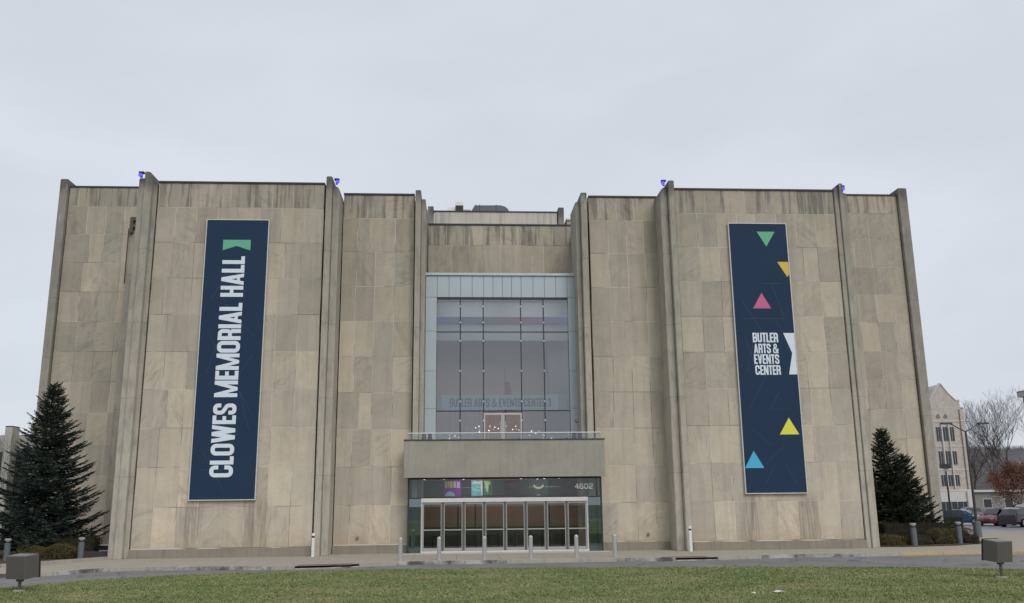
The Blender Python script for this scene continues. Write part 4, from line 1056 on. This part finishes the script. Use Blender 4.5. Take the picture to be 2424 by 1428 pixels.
bush('dark clipped box hedge beyond the outermost right pier', (29.3, 54.0, .0), .9, .5, 1.15, HEDGE, True, 5, 5000, 'hedge', 'hedge')
bush('low olive bush at the foot of the right corner pier', (21.35, 44.55, .05), .78, .55, .52, seed=6)
bush('low dark olive bush between the two right lamp bollards, left one', (22.95, 44.95, .05), .62, .5, .46, HEDGE, seed=7)
bush('larger olive bush left of the outer lamp bollard', (24.35, 45.6, .05), .80, .7, .70, seed=8)
bush('olive bush behind the outer lamp bollard', (26.1, 47.4, .05), 1.0, .8, .74, seed=9)
bush('small dark bush right of the outer lamp bollard', (25.95, 45.7, .05), .45, .4, .40, HEDGE, seed=10)
# vent box at left wall
vb = thing('vent_box', 'small dark vent box with pale frame at the foot of the left wall', 'vent', (-16.3, 44.6, 0))
MB().box(-.42, .42, -.05, .05, .25, .32).box(-.42, .42, -.05, .05, .52, .59).box(-.42, -.35, -.05, .05, .321, .519).box(.35, .42, -.05, .05, .321, .519).build('frame', ALU, vb)
MB().box(-.34, .34, 0, .3, .1, .51).build('box', BLACK, vb)
wl = MB().box(-17.2, -15.6, 43.6, 43.9, 0, .30).build('low_wall', simple('low_dark_wall', (.06,.055,.05), .9)); tag(wl, 'low dark retaining wall left of the left corner pier', 'low wall')

# tall pole with double arm
tp = thing('street_lamp', 'tall dark parking lot lamp with two raised arms on a thick grey base', 'street lamp', (31.1, 53.7, 0), math.radians(0))
MB().lathe([(.24,0),(.22,.88),(.17,.92)], 14).build('base', GREYP, tp)
MB().tube((0,0,.9), (0,0,6.3), .085, .055, 10).build('pole', DARKP, tp)
for s in (-1, 1):
    a = MB()
    pts = [(0,0,6.25),(s*.35,0,6.42),(s*.75,0,6.66),(s*.95,0,6.74)]
    for p0, p1 in zip(pts, pts[1:]): a.tube(p0, p1, .035)
    a.build('arm', DARKP, tp)
    MB().box(min(s*.85, s*1.5), max(s*.85, s*1.5), -.14, .14, 6.71, 6.80).build('lamp_head', DARKP, tp)
lp = thing('street_lamp', 'dark single post lamp with a square head near the right end of the hall', 'street lamp', (41.3, 75, 0))
MB().tube((0,0,-.1), (0,0,4.6), .09, .06, 10).build('pole', DARKP, lp)
MB().lathe([(.12,4.55),(.2,4.72),(.2,4.78)], 12).build('collar', WHITEP, lp)
MB().box(-.33, .33, -.33, .33, 4.79, 5.15).build('lamp_head', DARKP, lp)

# ------------------------------------------------------------ cars
TYRE = simple('tyre', (0.02,0.02,0.021), 0.9); RIM = simple('rim', (0.50,0.50,0.52), 0.35, 0.7)
CGL = simple('car_glass', (0.035,0.045,0.055), 0.08, 0.0, spec=0.8)
def car(lab, loc, rz, col, L_=4.4, Wd=1.8, H=1.45, suv=False, rim=True):
    t = thing('parked_car', lab, 'car', loc, rz)
    tt = NT('car_paint'); pm = tt.bsdf(col, 0.28, 0.25, None, 0.5, **{'Coat Weight': 0.8, 'Coat Roughness': 0.06})
    hw = Wd/2
    if suv:   # (x along car, shoulder z, roof z or None)
        st = [(-.50,.60,.60),(-.49,.95,.95),(-.455,1.0,1.12),(-.37,1.02,1.50),(-.26,1.01,1.60),(-.06,.99,1.66),(.07,.98,1.60),(.24,.97,1.04),(.42,.86,.90),(.485,.70,.72),(.50,.50,.52)]
    else:
        st = [(-.50,.60,.60),(-.485,.86,.86),(-.40,.92,.95),(-.30,.93,1.20),(-.16,.92,1.42),(.02,.90,1.45),(.10,.89,1.38),(.26,.86,.93),(.42,.76,.80),(.485,.62,.64),(.50,.42,.44)]
    k = H / (1.66 if suv else 1.45)
    V = []; n = 9
    for x, sh, rf in st:
        cab = rf > sh + .08
        e_ = 1 - .10*(abs(x)/.5)**4
        wr = hw*.74 if cab else hw*.80*e_
        sh *= k; rf *= k
        V += [(x*L_, -hw*.92*e_, .22), (x*L_, -hw*e_, .45*k), (x*L_, -hw*.97*e_, sh), (x*L_, -wr, rf-.04*k), (x*L_, 0, rf+.015), (x*L_, wr, rf-.04*k), (x*L_, hw*.97*e_, sh), (x*L_, hw*e_, .45*k), (x*L_, hw*.92*e_, .22)]
    F_ = []
    for i in range(len(st)-1):
        for j in range(n): F_.append((i*n+j, i*n+(j+1)%n, (i+1)*n+(j+1)%n, (i+1)*n+j))
    F_ += [tuple(range(n)), tuple(range((len(st)-1)*n, len(st)*n))[::-1]]
    MB().add(V, F_).build('body', pm, t, smooth=False)
    # side windows, windscreen and rear window just proud of the body
    cabs = [i for i, (x, sh, rf) in enumerate(st) if rf > sh + .08]
    a, b = cabs[0], cabs[-1]
    for s in (-1, 1):
        xs_ = [st[i][0]*L_ for i in (a, b)]
        y0, y1 = s*(hw*.975), s*(hw*.765)
        pts = []
        zb = st[a][1]*k + .03
        zt = (st[cabs[len(cabs)//2]][2])*k - .10
        yl = lambda z: s*(hw*.975 + (hw*.75-hw*.975)*(z-zb)/(zt+.04-zb)) + s*.012
        x0, x1 = xs_[0]-.10, xs_[1]+.22
        q = [(x0+.05, zb), (x1, zb), (xs_[1]-.12, zt), (xs_[0]+.18, zt)]
        MB().add([(u, yl(z), z) for u, z in q], [(0,1,2,3)]).build('side_window', CGL, t, recalc=False)
        MB().box(-.02, .02, min(yl(zb)+s*.001, yl(zb)+s*.012), max(yl(zb)+s*.001, yl(zb)+s*.012), zb-.04, zb).build('door_handle', RIM, t)
    i0, i1 = b, b+1
    def cross(i, f, up): 
        x0_, r0_ = st[i][0]*L_, st[i][2]*k; x1_, r1_ = st[i+1][0]*L_, st[i+1][2]*k
        return (x0_+(x1_-x0_)*f, r0_+(r1_-r0_)*f + up)
    (xa, za), (xb, zb2) = cross(b, .08, .025), cross(b, .9, .03)
    MB().add([(xa,-hw*.66,za),(xa,hw*.66,za),(xb,hw*.74,zb2),(xb,-hw*.74,zb2)], [(0,1,2,3)]).build('windscreen', CGL, t, recalc=False)
    (xa, za), (xb, zb2) = cross(a-1, .95, .03), cross(a-1, .15, .03)
    MB().add([(xa,-hw*.64,za),(xa,hw*.64,za),(xb,hw*.70,zb2),(xb,-hw*.70,zb2)], [(0,1,2,3)]).build('rear_window', CGL, t, recalc=False)
    wr_ = .34 if suv else .31
    for x in (-.31, .31):
        for s in (-1, 1):
            wh = MB().tube((x*L_, s*(hw-.20), wr_), (x*L_, s*(hw+.012), wr_), wr_, n=18).build('wheel', TYRE, t)
            MB().tube((x*L_, s*(hw+.0125), wr_), (x*L_, s*(hw+.03), wr_), wr_*.66, wr_*.6, n=14).build('rim', RIM, wh)
    LH = simple('headlamp', (.75,.76,.78), .15, .3); LT = simple('tail_lamp', (.22,.01,.012), .25)
    for s in (-1, 1):
        MB().box(.455*L_, .487*L_, min(s*hw*.55, s*hw*.88), max(s*hw*.55, s*hw*.88), .56*k, .72*k).build('headlight', LH, t)
        MB().box(-.492*L_, -.47*L_, min(s*hw*.6, s*hw*.9), max(s*hw*.6, s*hw*.9), .70*k, .90*k).build('tail_light', LT, t)
        MB().box(.16*L_, .20*L_, min(s*hw*1.0, s*hw*1.12), max(s*hw*1.0, s*hw*1.12), .95*k, 1.06*k).build('mirror', pm, t)
    MB().box(.488*L_, .503*L_, -hw*.5, hw*.5, .30*k, .50*k).build('grille', BLACK, t)
    return t
car('blue sedan parked nearest the outer pier of the hall', (45.6, 81, -.05), math.radians(-48), (0.018,0.075,0.17), 4.3, 1.75, 1.40)
car('dark red hatchback parked right of the blue sedan', (46.9, 77.8, -.05), math.radians(212), (0.16,0.018,0.028), 4.2, 1.75, 1.50, True)
car('dark plum sport utility car at the right edge of the photo', (46.8, 74.0, -.05), math.radians(28), (0.028,0.02,0.04), 4.5, 1.82, 1.62, True)
car('white van roof showing behind the plum car', (56.0, 86.0, -.05), math.radians(10), (0.62,0.62,0.60), 4.8, 1.85, 1.9, True)
car('grey car partly hidden behind the tall lamp post', (57.0, 99.0, -.05), math.radians(5), (0.22,0.20,0.20), 4.4, 1.8, 1.45)

# ------------------------------------------------------------ buildings behind
def brickmat():
    t = NT('pink_stone_brick'); p = t.pos(); X, Y, Z = t.sep(p)
    cb2 = t.n('ShaderNodeCombineXYZ'); t.put(cb2.inputs[0], t.math('ADD', X, t.math('MULTIPLY', Y, .8))); t.put(cb2.inputs[1], Z)
    b = t.n('ShaderNodeTexBrick'); t.put(b.inputs['Vector'], cb2.outputs[0]); b.inputs['Scale'].default_value = 2.2
    b.inputs['Color1'].default_value = (0.54,0.485,0.435,1); b.inputs['Color2'].default_value = (0.43,0.375,0.335,1); b.inputs['Mortar'].default_value = (0.45,0.41,0.37,1)
    b.inputs['Mortar Size'].default_value = .03
    c = t.mix(1.0, b.outputs['Color'], t.ramp(t.noise(p, 1.6, 5, .7), [(.3,(.8,)*3),(.7,(1.12,)*3)]), 'MULTIPLY')
    return t.bsdf(c, .9)
BRK = brickmat()
TRIM = simple('pale_trim', (0.55,0.53,0.50), 0.8)
gb = thing('gabled_building', 'pinkish stone gabled building with three storeys of windows beyond the right wing', 'building', (61.5, 110, 0))
# local x -2.6 .. 2.3, gable apex at x=-.45
MB().prism([(-6.5,-.3),(2.25,-.3),(2.25,13.4),(1.85,13.45),(1.85,14.35),(1.35,14.4),(.55,15.2),(-.15,16.45),(-.4,16.5),(-.75,16.1),(-2.1,14.2),(-6.5,13.9)], 'y', 0, 9).build('wall', BRK, gb)
MB().prism([(-6.6,13.95),(-2.0,14.25),(-.75,16.1),(-1.0,16.12),(-6.6,16.0)], 'y', 2.2, 9.2).build('roof', simple('slate', (.075,.07,.07), .8), gb)
cp = MB()
for (xa,za),(xb,zb) in (((-2.1,14.2),(-.75,16.1)),((-.75,16.1),(-.4,16.5)),((-.4,16.5),(.55,15.2)),((.55,15.2),(1.35,14.4)),((1.35,14.36),(1.9,14.36)),((1.88,13.42),(2.3,13.42))):
    cp.prism([(xa,za+.01),(xb,zb+.01),(xb,zb+.15),(xa,za+.15)], 'y', -.08, .5)
cp.build('gable_coping', TRIM, gb)
WG = simple('window_glass_dark', (.035,.04,.045), .15)
for i, (z0, z1) in enumerate(((9.35,11.1),(6.45,8.1),(3.85,5.2))):
    for j, x in enumerate((-1.35, -.45, .42)):
        wd_ = .27 if j != 1 else .30
        wn = MB().box(x-wd_-.05, x+wd_+.05, -.03, .2, z0-.06, z1+.06).build('window', TRIM, gb)
        for q in (-1, 1):
            MB().box(min(x+q*.03, x+q*wd_), max(x+q*.03, x+q*wd_), -.06, -.045, z0, z1).build('pane', WG, wn)
for x in (-.92, -.02):
    MB().box(x-.07, x+.07, -.22, -.08, 3.6, 11.6).build('pilaster_strip', TRIM, gb)
for z in (5.75, 8.65, 11.75):
    MB().box(-6.5, 2.27, -.06, -.001, z, z+.13).build('string_course', TRIM, gb)
for x in (-1.15, -.2):
    MB().prism([(x-.22,12.2),(x+.22,12.2),(x+.22,12.5),(x,12.75),(x-.22,12.5)], 'y', -.06, -.001).build('blind_arch', simple('arch_shade', (.20,.17,.15), .9), gb)
MB().box(-6.6, 2.4, -.1, .3, 3.2, 3.42).box(-6.6, 2.3, -.06, .3, 1.95, 3.19).build('string_course', TRIM, gb)
MB().box(-3.0, 1.25, -.02, .3, .55, 1.94).build('shopfront', WG, gb)
for x in (-2.2,-1.45,-.7,.05,.8):
    MB().box(x-.03, x+.03, -.07, -.021, .55, 1.94).build('glazing_bar', simple('teal_bar', (.25,.32,.30), .6), gb)
MB().box(-3.0, 1.3, -.12, -.03, -.2, .54).build('sill_wall', WHITEP, gb)
MB().cbox(1.32, 2.0, -.3, .3, -.2, 3.19, .03).build('column', TRIM, gb)
MB().tube((1.62,-.1,3.45), (1.62,-.1,13.3), .05).build('downpipe', simple('red_pipe', (.22,.10,.08)), gb)
# low building right of it
lb = thing('low_building', 'low grey building between the gabled building and the bare trees', 'building', (69.5, 125, 0))
MB().box(-3.5, 20, 0, 8, -.3, 3.2).build('wall', simple('low_wall_grey', (.22,.215,.20), .9, var=.2, scale=.5), lb)
MB().box(-3.9, 20.3, -.4, 8.4, 3.2, 3.5).build('roof', TRIM, lb)
for i in range(6):
    x = -2 + i*3.1
    wn = MB().box(x, x+1.3, -.03, .1, 1.0, 2.3).build('window', TRIM, lb)
    MB().box(x+.08, x+1.22, -.05, -.031, 1.08, 2.22).build('pane', WG, wn)
# building at the right edge
rb = thing('grey_building', 'grey flat roofed building edge cut off by the right border', 'building', (45.0, 60, 0))
MB().box(0, 9, 0, 9, -.2, 10.1).build('wall', simple('pale_grey_wall', (.33,.33,.325), .8), rb)
MB().box(-.25, 9.2, -.4, 9.3, 10.1, 10.5).build('roof_slab', simple('slab_grey', (.42,.42,.42), .8), rb)
MB().box(-.26, 9.21, -.41, 9.31, 10.501, 10.57).build('roof_edge', FLASH, rb)
MB().box(.35, 8.5, -.05, .0, 1.0, 8.4).build('window_band', WG, rb)
MB().box(.05, .3, -.1, -.001, 0, 8.88).build('corner_fin', simple('fin_grey', (.45,.45,.44), .8), rb)
# finned concrete building at far left
fb = thing('finned_building', 'pale concrete building with upright fins behind the left spruces', 'building', (-36, 72, 0))
FINM = simple('fin_concrete', (.44,.425,.395), .9, var=.15, scale=.6)
MB().box(-14, 4.1, 1.2, 14, -.2, 7.9).build('wall', FINM, fb)
for i in range(9):
    x = -12 + i*1.9
    MB().cbox(x, x+.55, 0, 1.2, -.2, 8.45, .03).build('fin', FINM, fb)
    MB().box(x, x+.55, 0, 1.2, 8.452, 8.52).build('fin_cap', FLASH, fb)
    wn = MB().box(x+.56, x+1.88, 1.0, 1.19, .6, 6.6).build('window', DKALU, fb)
    MB().box(x+.64, x+1.80, .98, .999, .7, 6.5).build('pane', WG, wn)

# ------------------------------------------------------------ trees beyond
def bare_tree(lab, loc, H, seed, spread=.5, leaf=None, nleaf=0, mat=None, cat='bare tree', name='bare_tree', depth=6, trunkh=.28, r0=None):
    rr = random.Random(seed); t = thing(name, lab, cat, loc)
    tips = []; tr = MB(); cr = MB()
    def grow(p, d_, ln, r, lev):
        n = 3 if lev < 3 else 2
        q = p
        for i in range(n):
            d_ = (d_ + Vector((rr.gauss(0,.10), rr.gauss(0,.10), .05 + rr.gauss(0,.04)))).normalized()
            e_ = q + d_*(ln/n); r2 = max(r*(.86 if lev else .9), .011*H/18)
            (tr if lev == 0 else cr).tube(q, e_, r, r2, 5 if lev < 2 else 3, cap=False)
            q = e_; r = r2
            if lev > 0 and rr.random() < .75 and lev < depth:
                sd = Vector((rr.gauss(0,1), rr.gauss(0,1), rr.gauss(.3,.4))).normalized()
                grow(q, (d_*.75 + sd*spread*1.2).normalized(), ln*rr.uniform(.45,.65), r*.55, lev+2)
        tips.append(q)
        if lev >= depth: return
        nb = 3 if lev < 3 else 2
        for i in range(nb):
            sd = Vector((rr.gauss(0,1), rr.gauss(0,1), rr.gauss(.25,.35))).normalized()
            grow(q, (d_*(.9) + sd*spread).normalized(), ln*rr.uniform(.68,.86), r*.66, lev+1)
    grow(Vector((0,0,-.2)), Vector((0,0,1)), H*trunkh, r0 or H*.014, 0)
    tr.build('trunk', mat or BARK, t, recalc=False)
    cr.build('crown', mat or BARK, t, recalc=False)
    if leaf:
        tp_ = np.array([tuple(v) for v in tips if v.z > H*.2])
        idx = rng.integers(0, len(tp_), nleaf); P_ = tp_[idx] + rng.normal(0, .28, (nleaf,3))
        leafcloud(nleaf, lambda n: (P_, rng.normal(size=(n,3))/1.7), .12, leaf, 'leaves', t)
    return t
BAREM = simple('bare_wood', (0.066, 0.056, 0.054), 0.95, var=.2)
bare_tree('tall bare tree standing between the double armed lamp and the red leaved tree', (77.6, 128, 0), 16.5, 3, .42, mat=BAREM, r0=.30)
bare_tree('wide bare tree rising behind the red leaved tree at the right', (84.3, 133, 0), 19.0, 5, .5, mat=BAREM, r0=.34)
bare_tree('bare tree at the right border behind the grey building corner', (88.0, 130, 0), 18.5, 8, .45, mat=BAREM, r0=.32)
bare_tree('slender bare tree close beside the gabled building', (71.5, 140, 0), 11, 9, .45, mat=BAREM, r0=.2)
bare_tree('small bare tree above the roof ridge of the gabled building', (66.5, 132, 0), 17.5, 21, .4, mat=BAREM, r0=.14, depth=5)
bare_tree('thin bare shrub tree behind the left spruce', (-28.5, 62, 0), 7.2, 10, .5, mat=BAREM, r0=.07, depth=5)
RUST = foliage('rust_leaves', (0.10, 0.042, 0.028), (0.21, 0.095, 0.06), 1.0)
bare_tree('small tree keeping rust red winter leaves behind the parked cars', (55.2, 86.5, 0), 7.6, 12, .85, RUST, 8000, mat=simple('dark_twig', (.06,.04,.035)), cat='tree', name='red_leaved_tree', depth=5, trunkh=.24)
bare_tree('rust leaved tree at the very right border behind the plum car', (60.5, 91, 0), 8.2, 31, .85, RUST, 8000, mat=simple('dark_twig', (.06,.04,.035)), cat='tree', name='red_leaved_tree', depth=5, trunkh=.24)
BROWNT = simple('brown_twig', (0.085, 0.058, 0.05), 0.95, var=.2)
bare_tree('brown bare tree low behind the low grey building', (81.5, 140, 0), 12.5, 33, .55, mat=BROWNT, r0=.2)
bare_tree('brown bare tree between the tall bare tree and the wide one', (87.0, 148, 0), 15.5, 34, .5, mat=BROWNT, r0=.22)
# wooded hill far off
HILLM = NT('wooded_hill'); hp = HILLM.pos()
HILLM.m = HILLM.bsdf(HILLM.ramp(HILLM.noise(HILLM.map(hp, (1,1,.35)), .35, 6, .7), [(.3,(.055,.052,.058)),(.7,(.125,.115,.118))]), .95)
hv = []; nx_ = 60
for j, (y, zb) in enumerate(((190,-.3),(210,7),(235,13.5),(270,16.0),(330,16.5),(420,10))):
    for i in range(nx_):
        x = -330 + i*14; hv.append((x, y + 6*math.sin(i*.7), zb if j == 0 else zb + .9*math.sin(i*.9+j) + .7*math.sin(i*2.3)))
MB().add(hv, [(j*nx_+i, j*nx_+i+1, (j+1)*nx_+i+1, (j+1)*nx_+i) for j in range(5) for i in range(nx_-1)]).build('hill', HILLM.m, kind='structure', recalc=False)
n = 26000
tx = rng.uniform(95, 245, n); ty = rng.uniform(188, 290, n)
zg = np.interp(ty, [190,210,235,270,330], [0,7,13.5,16,16.5]) - 1
hh = rng.uniform(1.2, 3.6, n); lx = rng.normal(0, .55, n); ww = rng.uniform(.03, .10, n)
V = np.stack([np.stack([tx-ww,ty,zg],1), np.stack([tx+ww,ty,zg],1), np.stack([tx+lx+ww*.3,ty,zg+hh],1), np.stack([tx+lx-ww*.3,ty,zg+hh],1)],1).reshape(-1,3)
wo_ = link('far_woods', npmesh('far_woods', V, np.arange(len(V)).reshape(-1,4), simple('far_twigs', (.12,.11,.115), .95, var=.3, scale=.3)), kind='stuff')
tag(wo_, 'distant grey brown winter woods covering the low hill at right', 'woods', kind='stuff')
